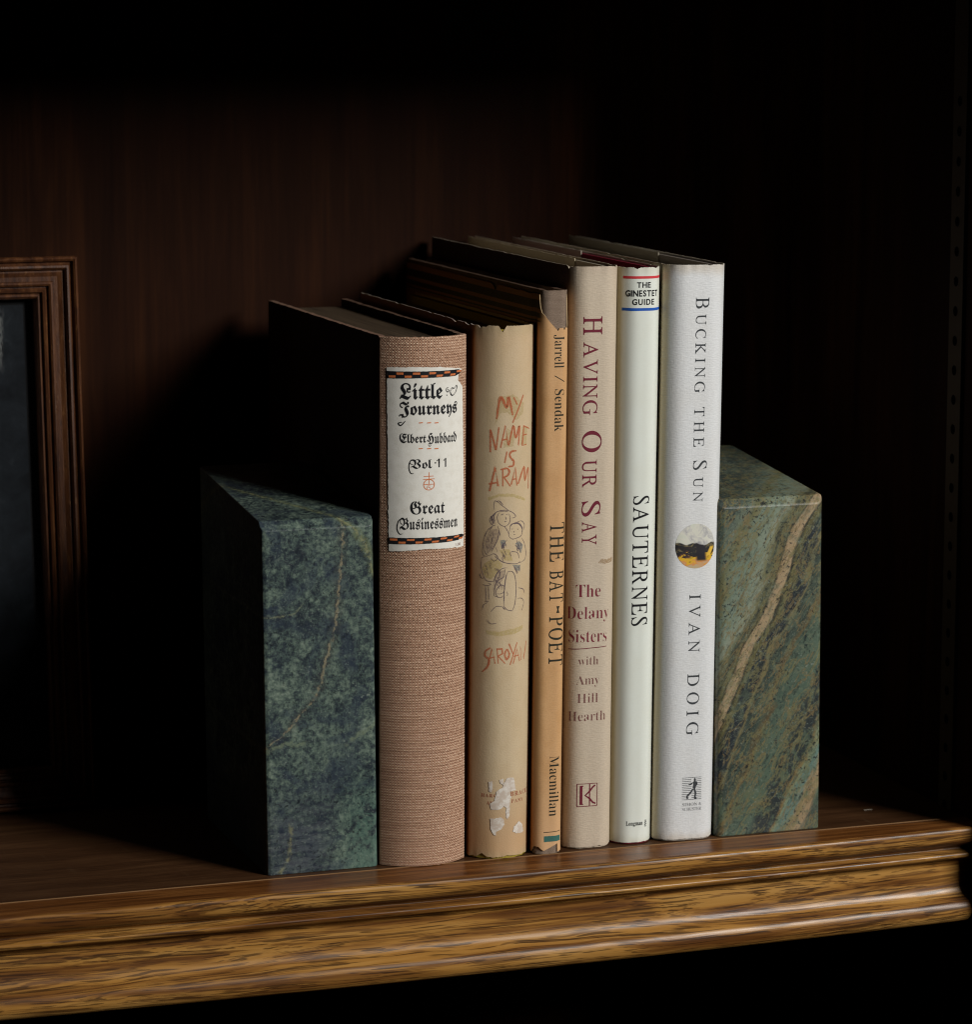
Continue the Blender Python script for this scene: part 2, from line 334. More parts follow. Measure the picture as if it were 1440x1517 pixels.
# ------------------------------------------------------------------ marble blocks
def block(name, label, lo, w, d, h, rise, mat, cham=.0032, soft=.0012, lean=0.):
    bm = bmesh.new(); bmesh.ops.create_cube(bm, size=1)
    for v in bm.verts:
        a, b, c = (v.co[i] + .5 for i in range(3))
        v.co = (a * w + c * lean, b * d, c * (h + b * rise))
    bm.edges.ensure_lookup_table()
    def mid(e): return (e.verts[0].co + e.verts[1].co) / 2
    front_top = [e for e in bm.edges if abs(mid(e).y) < 1e-6 and mid(e).z > h * .9]
    bmesh.ops.bevel(bm, geom=front_top, offset=cham, segments=1, profile=.5, affect='EDGES')
    vert = [e for e in bm.edges if abs(e.verts[0].co.z - e.verts[1].co.z) > h * .6]
    bmesh.ops.bevel(bm, geom=vert, offset=soft * 1.5, segments=2, profile=.5, affect='EDGES')
    sharp = [e for e in bm.edges if e.is_manifold and e.calc_face_angle() > .35]
    bmesh.ops.bevel(bm, geom=sharp, offset=soft * .3, segments=2, profile=.5, affect='EDGES')
    me = bpy.data.meshes.new(name); bm.to_mesh(me); bm.free()
    for p in me.polygons: p.use_smooth = False
    o = link(name, me, None, [mat]); o.location = lo; o['label'] = label; o['category'] = 'bookend'; o['group'] = 'marble bookends'
    return o
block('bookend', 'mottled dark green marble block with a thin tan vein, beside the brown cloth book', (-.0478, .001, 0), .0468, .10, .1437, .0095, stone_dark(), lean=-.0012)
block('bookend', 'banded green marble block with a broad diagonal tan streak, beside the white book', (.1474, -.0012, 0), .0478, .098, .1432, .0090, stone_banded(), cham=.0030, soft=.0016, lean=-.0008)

# ------------------------------------------------------------------ picture frame at the left
fr = thing('picture_frame', 'worn brown wooden picture frame with dark glass, leaning at the left of the shelf', 'picture frame', (-.0887, .148, 0), (math.radians(-4.5), 0, 0))
FW, FH = .200, .2392
prof = [(0, 0), (0, 13.5), (.5, 15), (1.3, 15.6), (2.1, 15), (2.6, 13.4), (3.3, 13.2), (4.0, 14.4), (4.9, 14.6), (5.7, 13.6), (6.1, 12.4), (6.8, 12.4), (8.6, 11.6), (10.6, 11.5), (11.0, 12.6), (11.8, 13.0), (12.6, 12.4), (12.9, 11.0), (13.4, 11.0), (14.2, 11.8), (15.2, 11.4), (15.6, 10.0), (16.2, 9.8), (17.0, 10.2), (17.8, 9.2), (18.2, 7.5), (18.2, 3)]
V, F = [], []
for d, hh in prof:
    d /= 1000; hh /= 1000
    for (x, z) in ((-FW + d, d), (-d, d), (-d, FH - d), (-FW + d, FH - d)): V.append((x, -hh, z))
for i in range(len(prof) - 1):
    for k in range(4):
        a, b = i * 4 + k, i * 4 + (k + 1) % 4; F.append((a, b, b + 4, a + 4))
link('moulding', mesh_from('moulding', V, F), fr, [wood_frame()])
box('backing', (-FW + .003, -.0029, .003), (-.003, .001, FH - .003), plain('black_board', (.006, .006, .007)), fr)
def print_mat():
    m = M('photograph_with_painted_reflection'); p = m.obj()
    a = m.noise(p, 70, 5, .65, .5); b = m.noise(p, 210, 4, .7); x, y, z = m.xyz(p)
    col = m.ramp(a, [(.35, (.004, .006, .009)), (.6, (.014, .019, .025)), (.75, (.035, .042, .048))])
    k = m.math('MULTIPLY', m.step(m.noise(m.obj((330, 330, 90)), 1, 4, .7), .5, .62), m.math('MULTIPLY', m.step(z, .188, .20), m.step(z, .222, .212)))  # pale streaks in the print's colour, painted hints of reflection in the glass
    k = m.math('MULTIPLY', k, m.step(x, -.030, -.036))
    col = m.mix(k, col, (.45, .46, .44)); col = m.mix(m.step(b, .70, .76, 0, .5), col, (.3, .32, .34))
    return m.base(col, .6, .2)
box('photograph', (-FW + .022, -.0036, .022), (-.0225, -.0031, FH - .0205), print_mat(), fr)
g = M('window_glass'); t = g.n('BsdfTransparent'); gl = g.n('BsdfGlossy', {'Roughness': .03}); fz = g.n('Fresnel', {0: 1.5})
mx = g.n('MixShader', {0: fz.outputs[0], 1: t.outputs[0], 2: gl.outputs[0]}); g.t.links.new(mx.outputs[0], g.o.inputs[0])
box('glass', (-FW + .0178, -.0062, .0178), (-.0178, -.0045, FH - .0178), g.m, fr)
# measured places of the printed marks on the spines: arc length and height in mm
D = {
'LJ_label': [(-17.23,203.89),(-4.54,204.12),(5.62,203.79),(14.86,202.68),(16.58,202.08),(14.33,200.15),(14.03,197.92),(17.24,195.05),(18.08,168.38),(18.6,136.32),(18.38,130.12),(-1.12,130.73),(-16.31,129.75),(-16.6,156.85)],
'LJ_band1': [(-17.17,202.36),(16.58,202.33),(15.66,199.84),(-16.89,199.43)],
'LJ_band2': [(-16.52,135.46),(19.29,135.37),(17.7,133.17),(-16.31,132.74)],
'LJ_Little': (-11.89,5.67,197.8,191.32),
'LJ_Journeys': (-12.16,13.37,190.44,185.03),
'LJ_Elbert': (-11.88,-1.28,177.58,173.78),
'LJ_Hubbard': (-1.0,13.14,177.71,173.36),
'LJ_Vol': (-7.86,1.29,167.22,163.42),
'LJ_n11': (2.74,7.38,167.13,163.59),
'LJ_Great': (-7.65,6.95,150.26,145.07),
'LJ_Businessmen': (-12.68,13.94,143.7,138.23),
'LJ_small': (12.7,15.86,132.0,130.9),
'LJ_orn': [(6.55,194.63),(7.95,195.5),(7.55,196.17),(6.78,193.97),(6.26,192.72)],
'LJ_orn2': [(7.96,194.54),(9.19,194.77),(11.39,195.25),(12.82,194.8),(11.4,192.99),(9.62,192.17),(8.78,193.19),(10.04,194.71),(12.33,195.17)],
'LJ_dash': [[(-4.31,181.76),(-2.62,181.85)],[(-0.97,181.67),(0.77,181.74)],[(2.13,181.55),(3.95,181.59)],[(-4.29,171.41),(-2.6,171.49)],[(-0.95,171.31),(0.8,171.37)],[(2.16,171.18),(3.98,171.22)]],
'LJ_logoV': [(-0.05,161.79),(-0.04,156.95),(-2.18,160.2),(1.92,160.22),(-2.51,158.98),(2.19,159.11),(-2.24,156.9),(2.2,156.97),(-0.04,156.3),(2.2,156.2),(-0.04,154.1)],
'AR_title': [[(-5.31,181.78),(-3.9,190.51),(-1.37,186.36),(-0.47,190.47),(1.25,183.23)],[(1.64,190.41),(3.23,187.43)],[(6.33,191.21),(1.29,180.17)],[(-7.77,168.21),(-7.88,177.41)],[(-7.72,177.11),(-5.46,169.21)],[(-5.46,169.21),(-4.36,178.43)],[(-3.65,170.16),(-1.75,179.03),(-0.54,171.03)],[(-2.76,173.22),(-0.89,173.64)],[(-0.21,171.02),(1.64,178.93),(2.73,173.97),(4.48,178.78),(4.04,170.82)],[(7.05,178.58),(6.06,170.67),(8.8,170.87)],[(6.58,178.62),(10.87,177.12)],[(6.43,174.79),(8.99,175.01)],[(-0.98,168.58),(-1.87,164.0)],[(3.16,168.72),(1.12,168.51),(0.16,167.32),(0.83,165.76),(2.01,164.48),(1.53,162.66),(-0.42,162.42)],[(-7.89,152.37),(-5.68,162.15),(-4.37,154.48)],[(-8.25,155.28),(-4.85,156.01)],[(-2.53,154.47),(-2.62,161.55)],[(-3.54,161.25),(-0.73,161.66),(0.09,160.25),(-0.69,158.74),(-2.57,158.01)],[(-1.95,158.0),(0.66,154.38)],[(0.98,154.98),(2.73,161.98),(3.56,154.53)],[(1.44,157.12),(3.33,157.32)],[(4.11,155.11),(7.41,161.91),(8.05,156.29),(10.66,161.25),(10.93,152.55)]],
'AR_author': [[(-7.05,88.22),(-9.29,86.69),(-9.56,84.73),(-7.82,83.21),(-8.35,80.41),(-10.96,77.97)],[(-8.35,80.41),(-6.49,87.7),(-5.05,81.67)],[(-7.83,83.76),(-5.36,84.42)],[(-3.7,81.68),(-4.32,88.03)],[(-4.58,87.75),(-2.12,87.72),(-1.82,85.78),(-4.0,84.72)],[(-3.73,84.72),(-0.64,81.59)],[(0.14,87.62),(-0.86,85.47),(0.09,83.21),(1.22,85.24),(0.26,87.62)],[(0.98,89.78),(3.16,85.2)],[(5.11,89.98),(1.69,80.9)],[(3.22,81.33),(5.16,87.21),(6.81,82.01)],[(3.5,84.34),(6.35,84.56)],[(7.67,82.43),(7.11,88.06),(9.68,82.67),(12.0,89.76)]],
'AR_sketch': [[(-6.0,144.7),(-5.5,148.5),(-2.3,146.3),(-0.0,144.6)],[(-5.0,148.0),(-3.9,148.5),(-2.3,146.9)],[(-7.1,140.3),(-6.3,142.5),(-4.4,144.2),(-1.1,144.7),(1.7,143.7),(3.2,142.0),(1.7,141.3)],[(-3.9,143.6),(-4.6,141.7),(-3.8,139.3),(-1.6,138.1),(0.3,139.2),(0.8,141.3),(0.2,143.2)],[(-3.2,142.7),(-2.0,143.2)],[(-1.0,142.9),(-0.2,143.1)],[(-1.2,142.0),(-0.9,140.8)],[(-1.7,140.0),(-0.7,140.2)],[(-7.1,141.9),(-5.9,140.2),(-6.5,138.9)],[(-5.9,143.3),(-6.8,141.4),(-6.1,139.5)],[(-5.2,143.6),(-5.9,142.2),(-5.5,140.2)],[(-3.9,143.9),(-2.2,144.3),(0.0,144.0)],[(-6.6,142.7),(-7.6,140.8),(-6.8,138.9),(-5.4,138.4)],[(-5.4,138.7),(-7.9,137.0),(-9.5,134.1),(-10.4,130.2),(-10.3,126.4),(-8.3,125.5)],[(-9.0,135.3),(-9.8,133.6)],[(-4.3,138.2),(-3.8,136.0),(-4.3,132.7),(-5.3,130.5),(-6.6,127.7)],[(-7.6,136.4),(-6.5,138.1)],[(-10.1,130.3),(-9.2,127.0),(-7.7,126.0)],[(-1.6,138.1),(-0.5,136.5),(0.3,134.8)],[(0.6,136.4),(0.3,134.2),(1.8,132.8),(3.7,133.0),(6.1,133.8),(6.9,135.9),(5.3,138.3),(2.9,139.1),(1.1,138.6),(0.6,136.4)],[(1.7,138.8),(3.6,139.5),(5.7,138.5),(6.5,137.1)],[(1.4,136.9),(2.0,136.9)],[(4.1,136.6),(4.7,136.7)],[(2.5,136.0),(2.4,135.3)],[(2.3,134.5),(3.1,134.5)],[(5.1,138.6),(6.8,136.9),(6.5,135.1)],[(2.6,138.8),(4.2,139.1),(5.8,137.9)],[(0.9,138.0),(2.0,139.0),(3.6,139.0)],[(4.2,139.7),(6.4,139.8),(8.2,138.0),(7.4,135.9)],[(6.6,132.7),(8.4,130.3),(9.6,126.3),(8.6,123.7),(5.2,122.7)],[(3.7,132.4),(4.7,129.6),(5.9,126.7)],[(-0.4,132.6),(-2.1,130.5),(-2.6,128.9)],[(-7.5,126.1),(-5.8,126.9),(-4.5,126.1),(-3.6,124.5),(-0.9,123.1),(3.8,122.5),(6.0,123.4)],[(-6.9,125.0),(-5.7,123.9),(-4.4,124.8),(-5.3,125.9)],[(0.7,127.1),(1.9,127.6),(4.4,126.9),(5.2,124.6)],[(-10.9,124.7),(-11.2,121.4),(-10.2,118.2),(-8.7,115.8),(-5.7,115.5)],[(-5.7,115.5),(-4.6,118.5),(-2.5,120.7),(-0.3,121.1)],[(-11.2,124.7),(-9.7,125.6)],[(-11.7,118.6),(-11.1,116.8),(-9.9,116.6)],[(-12.0,118.0),(-10.8,116.5)],[(-10.2,114.1),(-8.7,113.7),(-6.8,114.3),(-7.9,114.8)],[(-9.0,113.6),(-8.6,107.1)],[(-7.8,113.7),(-7.5,108.0)],[(-9.2,107.3),(-7.5,107.3)],[(-1.1,120.6),(-1.6,117.4),(-3.5,116.3),(-4.9,114.1),(-5.5,109.7)],[(-4.0,109.2),(-4.8,110.8),(-4.0,113.0),(-2.4,114.1),(-1.3,113.2),(-1.5,111.3),(-2.9,110.5),(-4.3,110.5)],[(-5.5,109.7),(-2.9,108.9),(-1.8,109.7)],[(0.0,119.5),(-0.8,116.2),(-1.4,110.8),(-1.5,105.3)],[(0.0,119.5),(2.0,119.4),(3.3,117.1),(3.9,111.5),(3.4,106.1),(2.2,103.2)],[(-1.5,105.3),(-0.0,103.8),(2.2,103.2)],[(-0.7,118.4),(-1.3,113.0),(-1.3,107.5)],[(-2.0,105.0),(-1.2,104.3)],[(-1.7,104.5),(-0.9,103.9)],[(-0.2,111.3),(0.1,110.2),(-0.1,109.6)],[(4.8,108.2),(7.1,107.9),(8.5,106.0),(7.2,102.9)],[(5.0,112.5),(7.9,111.6),(8.9,109.8)],[(-8.1,106.8),(-9.8,105.6),(-10.3,103.4)],[(-8.3,99.7),(-6.6,98.1),(-4.4,98.4)],[(-6.6,103.1),(-4.5,105.3),(-1.7,105.0)],[(-3.8,136.5),(-3.2,134.3)],[(-6.2,133.8),(-6.7,131.6)],[(3.1,130.3),(5.1,128.4)],[(-4.1,119.6),(-5.2,116.8)],[(-3.0,119.6),(-3.5,116.8)]],
'AR_yellow': [[(-9.74,122.67),(-6.38,124.78),(-3.67,124.01),(-2.01,122.34),(-4.15,119.08),(-6.83,116.28),(-9.38,117.22),(-10.6,120.41)],[(-3.72,128.39),(0.74,128.81),(1.99,123.81),(-1.47,124.24)],[(-8.91,149.48),(-4.0,151.28),(1.6,151.41),(9.01,148.58),(8.04,147.87),(1.62,150.04),(-3.99,150.19),(-8.33,148.43)],[(-8.82,95.28),(-3.31,94.91),(2.39,95.76),(8.28,96.74),(7.4,94.65),(2.42,93.55),(-3.29,92.99),(-8.23,93.66)]],
'AR_violet': [[(-9.85,131.42),(-7.63,136.47),(-4.37,137.12),(-3.79,133.85),(-5.89,128.9),(-8.63,126.58)],[(-4.16,119.63),(-1.42,120.14),(-1.93,116.32),(-4.62,113.6),(-5.39,109.74),(-5.96,112.47),(-5.47,116.32)],[(-7.42,141.94),(-6.06,142.81),(-5.47,139.28),(-6.83,139.24)]],
'AR_blue': [[(3.11,130.85),(5.1,131.78),(7.53,129.87),(6.33,126.72),(4.46,128.56)],[(-3.23,132.21),(-1.3,132.71),(-0.99,130.52),(-2.64,128.92)],[(2.01,122.17),(6.03,121.82),(5.7,119.11),(3.93,119.83)]],
'AR_peel': [[(1.13,34.05),(3.88,33.86),(4.94,28.36),(2.19,28.3),(2.22,26.34),(2.95,25.74),(2.24,25.03),(2.05,17.98),(1.09,16.76),(0.39,18.12),(0.76,21.24),(-0.47,22.11),(-2.05,20.76),(-5.64,20.9),(-6.31,23.23),(-4.41,24.59),(-3.43,28.5),(-1.11,29.98),(-0.07,32.52)],[(-5.98,17.23),(-4.06,17.01),(-2.01,17.75),(-0.4,16.61),(-0.1,14.5),(-1.42,12.49),(-3.48,11.51),(-3.72,9.94),(-4.49,10.2),(-5.8,12.79)],[(7.0,15.05),(9.28,13.42),(10.57,9.98),(7.96,9.69),(3.62,11.0),(4.21,13.01)],[(-6.85,32.33),(-5.32,32.66),(-5.1,29.79),(-5.47,28.09),(-6.55,28.44)],[(-2.46,33.17),(-0.63,33.86),(-0.86,31.01),(-1.92,31.84)]],
'AR_HARC': (-9.91,-3.4,27.38,25.97),
'AR_BRACE': (2.4,12.96,27.97,26.12),
'AR_AN': (-7.54,-4.75,24.29,22.88),
'AR_PANY': (2.92,9.65,24.67,23.24),
'BP_Jarrell': (-0.4,3.9,214.93,201.55),
'BP_slash': (-0.24,4.14,198.54,195.8),
'BP_Sendak': (-0.05,4.0,192.92,175.75),
'BP_THE': (-0.56,6.58,138.45,122.31),
'BP_BAT': (-0.44,6.52,118.7,105.57),
'BP_dash': (1.47,3.01,103.9,101.1),
'BP_POET': (-0.4,6.79,99.71,79.2),
'BP_Macmillan': (-0.1,4.24,41.4,16.05),
'BP_rule': [(-2.34,9.37),(5.71,9.58)],
'BP_teal': [(-2.15,7.79),(5.79,7.7),(5.9,5.38),(-2.11,5.33)],
'BP_top': [(-6.73,223.57),(-5.22,222.84),(-2.0,219.36),(1.22,216.57),(2.7,217.35),(7.26,217.29)],
'BP_casetop': [(-5.56,232.87),(4.18,232.79)],
'BP_bot': [(-4.62,3.19),(-2.92,2.1),(0.57,3.02),(5.16,4.12)],
'HV_H': (-5.55,2.44,221.5,214.01),
'HV_AVING': (-5.37,0.68,211.1,181.25),
'HV_O': (-5.47,2.66,174.86,165.99),
'HV_UR': (-5.32,0.77,162.97,151.57),
'HV_S': (-5.28,2.45,145.96,139.54),
'HV_AY': (-5.16,1.1,137.34,127.83),
'HV_The': (-7.29,3.22,111.29,106.09),
'HV_Delany': (-11.31,7.45,102.01,96.94),
'HV_Sisters': (-10.49,6.4,92.43,87.2),
'HV_w': (-6.14,2.63,81.25,77.71),
'HV_Amy': (-6.85,3.32,73.29,69.49),
'HV_Hill': (-6.42,2.64,65.69,61.83),
'HV_Hearth': (-10.2,6.28,58.15,54.16),
'HV_rule': [(-10.59,84.29),(6.48,85.08)],
'HV_k': [(-6.0,27.56),(2.83,27.62),(2.95,18.34),(-5.89,18.02)],
'HV_stain': [(0.08,120.44),(8.75,120.57)],
'SA_red': [(-9.19,236.58),(10.15,236.71)],
'SA_blue': [(-9.54,223.49),(9.81,223.75)],
'SA_THE': (-3.08,2.97,234.75,232.55),
'SA_GIN': (-7.87,7.24,231.47,228.99),
'SA_GUIDE': (-4.89,4.84,227.88,225.54),
'SA_Longman': (-4.09,3.32,9.81,7.93),
'SA_emb': [(4.88,8.48)],
'SA_SAUT': (-3.07,3.84,146.92,92.63),
'BU_B': (-1.49,4.44,228.08,223.38),
'BU_UCKING': (-1.27,3.23,221.18,188.67),
'BU_THE': (-1.14,3.37,182.82,166.31),
'BU_S': (-1.06,4.84,160.69,156.76),
'BU_UN': (-0.82,3.4,153.69,143.55),
'BU_IVAN': (-1.46,3.56,104.69,80.3),
'BU_DOIG': (-1.56,3.78,71.18,45.02),
'BU_circ': [(-8.07,124.65),(9.77,124.95),(0.27,134.35),(0.72,115.61)],
'BU_sower': [(-2.95,26.93),(5.81,27.02),(5.72,17.7),(-2.89,17.59)],
'BU_SIMON': (-2.69,5.95,16.13,14.82),
'BU_SCH': (-2.65,6.0,14.1,12.79),
}
# ------------------------------------------------------------------ books
class Book:
    """spine arc y = b|t|^n joined to two flat boards; s = arc length from the spine's middle (mm), z = height (mm)"""
    def __init__(k, label, x0, W, yf, b, n, tilt, D):
        k.W, k.b, k.n, k.D = W, b, n, D
        k.root = thing('book', label, 'book', (x0 + W, yf, 0), (0, math.radians(tilt), 0), group='books between the marble blocks')
        m = 240; q = []
        for i in range(m + 1):
            t = -1 + 2 * i / m; q.append((W / 2 * t + W / 2, b * abs(t) ** n))
        s = [0]
        for i in range(m): s.append(s[-1] + math.hypot(q[i + 1][0] - q[i][0], q[i + 1][1] - q[i][1]))
        h = s[m // 2]; s = [a - h for a in s]; k.S = s[-1]
        L = D - b; nb = 46
        def hinge(d): return .0009 * math.exp(-((d - .006) / .0025) ** 2)
        left = [(-k.S - L * (1 - i / nb) ** 1.6, None) for i in range(nb)]
        pts = []
        for sv, _ in left:
            d = -k.S - sv; pts.append((sv, hinge(d), b + d))
        pts += [(a, x, y) for a, (x, y) in zip(s, q)]
        for sv, _ in reversed(left):
            d = -k.S - sv; pts.append((-sv, W - hinge(d), b + d))
        k.pts = pts; k.N = []
        for i in range(len(pts)):
            a, c = pts[max(0, i - 1)], pts[min(len(pts) - 1, i + 1)]
            tx, ty = c[1] - a[1], c[2] - a[2]; l = math.hypot(tx, ty); k.N.append((ty / l, -tx / l))
        k.disp = lambda s, z: 0.
    def at(k, s, z, off=0.):
        """local point of the outer surface at s, z (mm) raised by off (m)"""
        s /= 1000; p = k.pts; lo, hi = 0, len(p) - 1
        s = max(p[0][0], min(p[-1][0], s))
        while hi - lo > 1:
            m = (lo + hi) // 2
            if p[m][0] <= s: lo = m
            else: hi = m
        f = (s - p[lo][0]) / (p[hi][0] - p[lo][0] or 1)
        x = p[lo][1] + f * (p[hi][1] - p[lo][1]); y = p[lo][2] + f * (p[hi][2] - p[lo][2])
        nx = k.N[lo][0] * (1 - f) + k.N[hi][0] * f; ny = k.N[lo][1] * (1 - f) + k.N[hi][1] * f
        o = off + k.disp(s * 1000, z)
        return (x + nx * o - k.W, y + ny * o, z / 1000)
    def wrap(k, name, mat, rim, zlo, zhi, thick, inset=0., disp=True, parent=None, srange=None):
        """a cover or jacket: outer skin, inner skin and edges, UV in mm; zlo/zhi are functions of s (mm)"""
        idx = [i for i in range(len(k.pts)) if srange is None or srange[0] <= k.pts[i][0] * 1000 <= srange[1]]
        fr = [0, .002, .006, .012, .02, .035, .06] + [.1 + .8 * i / 26 for i in range(27)] + [.94, .965, .98, .988, .994, .998, 1]
        nzv = len(fr); V, U, F, SM, MI = [], [], [], [], []
        def grid(off, flip):
            b0 = len(V)
            for i in idx:
                s, x, y = k.pts[i]; nx, ny = k.N[i]; sm = s * 1000; a, c = zlo(sm), zhi(sm); th = off(s)
                for f in fr:
                    z = a + (c - a) * f; o = th + (k.disp(sm, z) if disp else 0)
                    V.append((x + nx * o - k.W, y + ny * o, z / 1000)); U.append((sm, z))
            for i in range(len(idx) - 1):
                for j in range(nzv - 1):
                    q = (b0 + i * nzv + j, b0 + (i + 1) * nzv + j, b0 + (i + 1) * nzv + j + 1, b0 + i * nzv + j + 1)
                    F.append(q[::-1] if flip else q); SM.append(True); MI.append(0)
            return b0
        tf = thick if callable(thick) else (lambda s: thick)
        a = grid(lambda s: -inset, False); c = grid(lambda s: -inset - tf(s), True)
        n = len(idx)
        def strip(pa, pc, flip):                                     # rim with its own vertices so that its edge stays crisp
            b0 = len(V)
            for p, q in zip(pa, pc): V.append(V[p]); V.append(V[q]); U.append(U[p]); U.append(U[q])
            for i in range(len(pa) - 1):
                q = (b0 + 2 * i, b0 + 2 * i + 2, b0 + 2 * i + 3, b0 + 2 * i + 1); F.append(q[::-1] if flip else q); SM.append(False); MI.append(1)
        strip([a + i * nzv + nzv - 1 for i in range(n)], [c + i * nzv + nzv - 1 for i in range(n)], False)
        strip([a + i * nzv for i in range(n)], [c + i * nzv for i in range(n)], True)
        strip([a + j for j in range(nzv)], [c + j for j in range(nzv)], False)
        strip([a + (n - 1) * nzv + j for j in range(nzv)], [c + (n - 1) * nzv + j for j in range(nzv)], True)
        return link(name, mesh_from(name, V, F, SM, U, MI), parent or k.root, [mat, rim])
    def pages(k, mat, h, t=.0034, gap=.0035, back=.004):
        """the block of leaves, rounded towards the spine like the case"""
        V, F = [], []; m = 24; ring = []
        for i in range(m + 1):
            u = -1 + 2 * i / m; ring.append((k.W / 2 + (k.W / 2 - t) * u - k.W, k.b * abs(u) ** k.n + .0028))
        ring += [(-t, k.D - back), (t - k.W, k.D - back)]
        r = len(ring)
        for z in (.003, h / 1000 - gap):
            V += [(x, y, z) for x, y in ring]
        F = [tuple(range(r, 2 * r)), tuple(reversed(range(r)))] + [(i, (i + 1) % r, r + (i + 1) % r, r + i) for i in range(r)]
        return link('page_block', mesh_from('page_block', V, F), k.root, [mat])
    def flap(k, mat, h, y0, parent, t=.0031):
        """a jacket flap folded round the fore-edge of the right board"""
        V, F = [], []; n = 40
        for i in range(n + 1):
            y = y0 + (k.D - .0005 - y0) * i / n
            for x in (-t, -t - .0003):
                V.append((x, y, .002)); V.append((x, y, (h + .25 * nz(y * 300, h)) / 1000))
        for i in range(n):
            a = 4 * i; b = a + 4
            F += [(a, b, b + 1, a + 1), (a + 2, a + 3, b + 3, b + 2), (a + 1, b + 1, b + 3, a + 3)]
        F += [(0, 1, 3, 2), (4 * n, 4 * n + 2, 4 * n + 3, 4 * n + 1)]
        return link('jacket_flap', mesh_from('jacket_flap', V, F), parent, [mat])
    # ---- flat marks: 2-D shapes in (s, z) mm laid on the surface
    def lay(k, name, shapes, mat, parent, off=.00007, cut=.7, cutz=4., uvf=None):
        """shapes = list of bmesh-ready (verts2d, faces); cut along s and z so that they follow the curve"""
        bm = bmesh.new(); lift = 0.
        ly = bm.verts.layers.float.new('lift')
        for vs, fs in shapes:
            bv = [bm.verts.new((x, y, 0)) for x, y in vs]
            lift += .0000004
            for v in bv: v[ly] = lift
            for f in fs:
                try: bm.faces.new([bv[i] for i in f])
                except ValueError: pass
        for v in bm.verts: v.co.z = v[ly]
        xs = [v.co.x for v in bm.verts]; zs = [v.co.y for v in bm.verts]
        def cuts(lo, hi, st, nrm):
            a = math.ceil(lo / st) * st
            while a < hi:
                bmesh.ops.bisect_plane(bm, geom=bm.verts[:] + bm.edges[:] + bm.faces[:], dist=1e-6, plane_co=[a * c for c in nrm], plane_no=nrm); a += st
        cuts(min(xs), max(xs), cut, (1, 0, 0)); cuts(min(zs), max(zs), cutz, (0, 1, 0))
        U = [(v.co.x, v.co.y) for v in bm.verts] if not uvf else [uvf(v.co.x, v.co.y) for v in bm.verts]
        for v in bm.verts: v.co = k.at(v.co.x, v.co.y, off + v.co.z)
        bmesh.ops.triangulate(bm, faces=[f for f in bm.faces if len(f.verts) > 4])
        bm.verts.index_update()
        me = bpy.data.meshes.new(name); bm.to_mesh(me)
        lay = me.uv_layers.new(name='UVMap')
        for l in me.loops: lay.data[l.index].uv = U[l.vertex_index]
        me.polygons.foreach_set('use_smooth', [True] * len(me.polygons)); bm.free()
        return link(name, me, parent, [mat])

def poly(pts, jit=0., step=None, seed=0):
    """a closed outline; with step its sides are split and frayed"""
    if step:
        q = []
        for i, a in enumerate(pts):
            b = pts[(i + 1) % len(pts)]; L = math.hypot(b[0] - a[0], b[1] - a[1]); n = max(1, int(L / step))
            for j in range(n):
                x, y = a[0] + (b[0] - a[0]) * j / n, a[1] + (b[1] - a[1]) * j / n
                q.append((x + jit * nz(x * 2.1 + seed, y * 2.1, 3), y + jit * nz(x * 2.1, y * 2.1 + seed, 9)))
        pts = q
    bm = bmesh.new(); vs = [bm.verts.new((x, y, 0)) for x, y in pts]; f = bm.faces.new(vs)
    bmesh.ops.triangulate(bm, faces=[f]); bm.verts.index_update()
    r = ([(v.co.x, v.co.y) for v in bm.verts], [[v.index for v in f.verts] for f in bm.faces]); bm.free(); return r
def smooth_line(p, sub=6):
    if len(p) < 3: return [(p[0][0] + (p[1][0] - p[0][0]) * i / 4, p[0][1] + (p[1][1] - p[0][1]) * i / 4) for i in range(5)]
    q = [p[0]] + list(p) + [p[-1]]; o = []
    for i in range(1, len(q) - 2):
        for j in range(sub):
            t = j / sub; o.append(tuple(.5 * (2 * q[i][c] + (q[i + 1][c] - q[i - 1][c]) * t + (2 * q[i - 1][c] - 5 * q[i][c] + 4 * q[i + 1][c] - q[i + 2][c]) * t * t + (3 * q[i][c] - q[i - 1][c] - 3 * q[i + 1][c] + q[i + 2][c]) * t ** 3) for c in (0, 1)))
    return o + [p[-1]]
def stroke(p, wd, taper=.6, rough=.0, curve=True, nib=None, seed=0):
    p = smooth_line(p) if curve else p; n = len(p); V, F = [], []
    for i, (x, y) in enumerate(p):
        a, b = p[max(0, i - 1)], p[min(n - 1, i + 1)]; tx, ty = b[0] - a[0], b[1] - a[1]; l = math.hypot(tx, ty) or 1; tx /= l; ty /= l
        w = wd * (1 - taper * abs(2 * i / (n - 1) - 1) ** 3) * (1 + rough * nz(x * 1.7 + seed, y * 1.7))
        if nib is not None: w *= .35 + .65 * abs(tx * math.sin(nib) - ty * math.cos(nib))
        V += [(x - ty * w / 2, y + tx * w / 2), (x + ty * w / 2, y - tx * w / 2)]
    for i in range(n - 1): F.append((2 * i, 2 * i + 1, 2 * i + 3, 2 * i + 2))
    return V, F

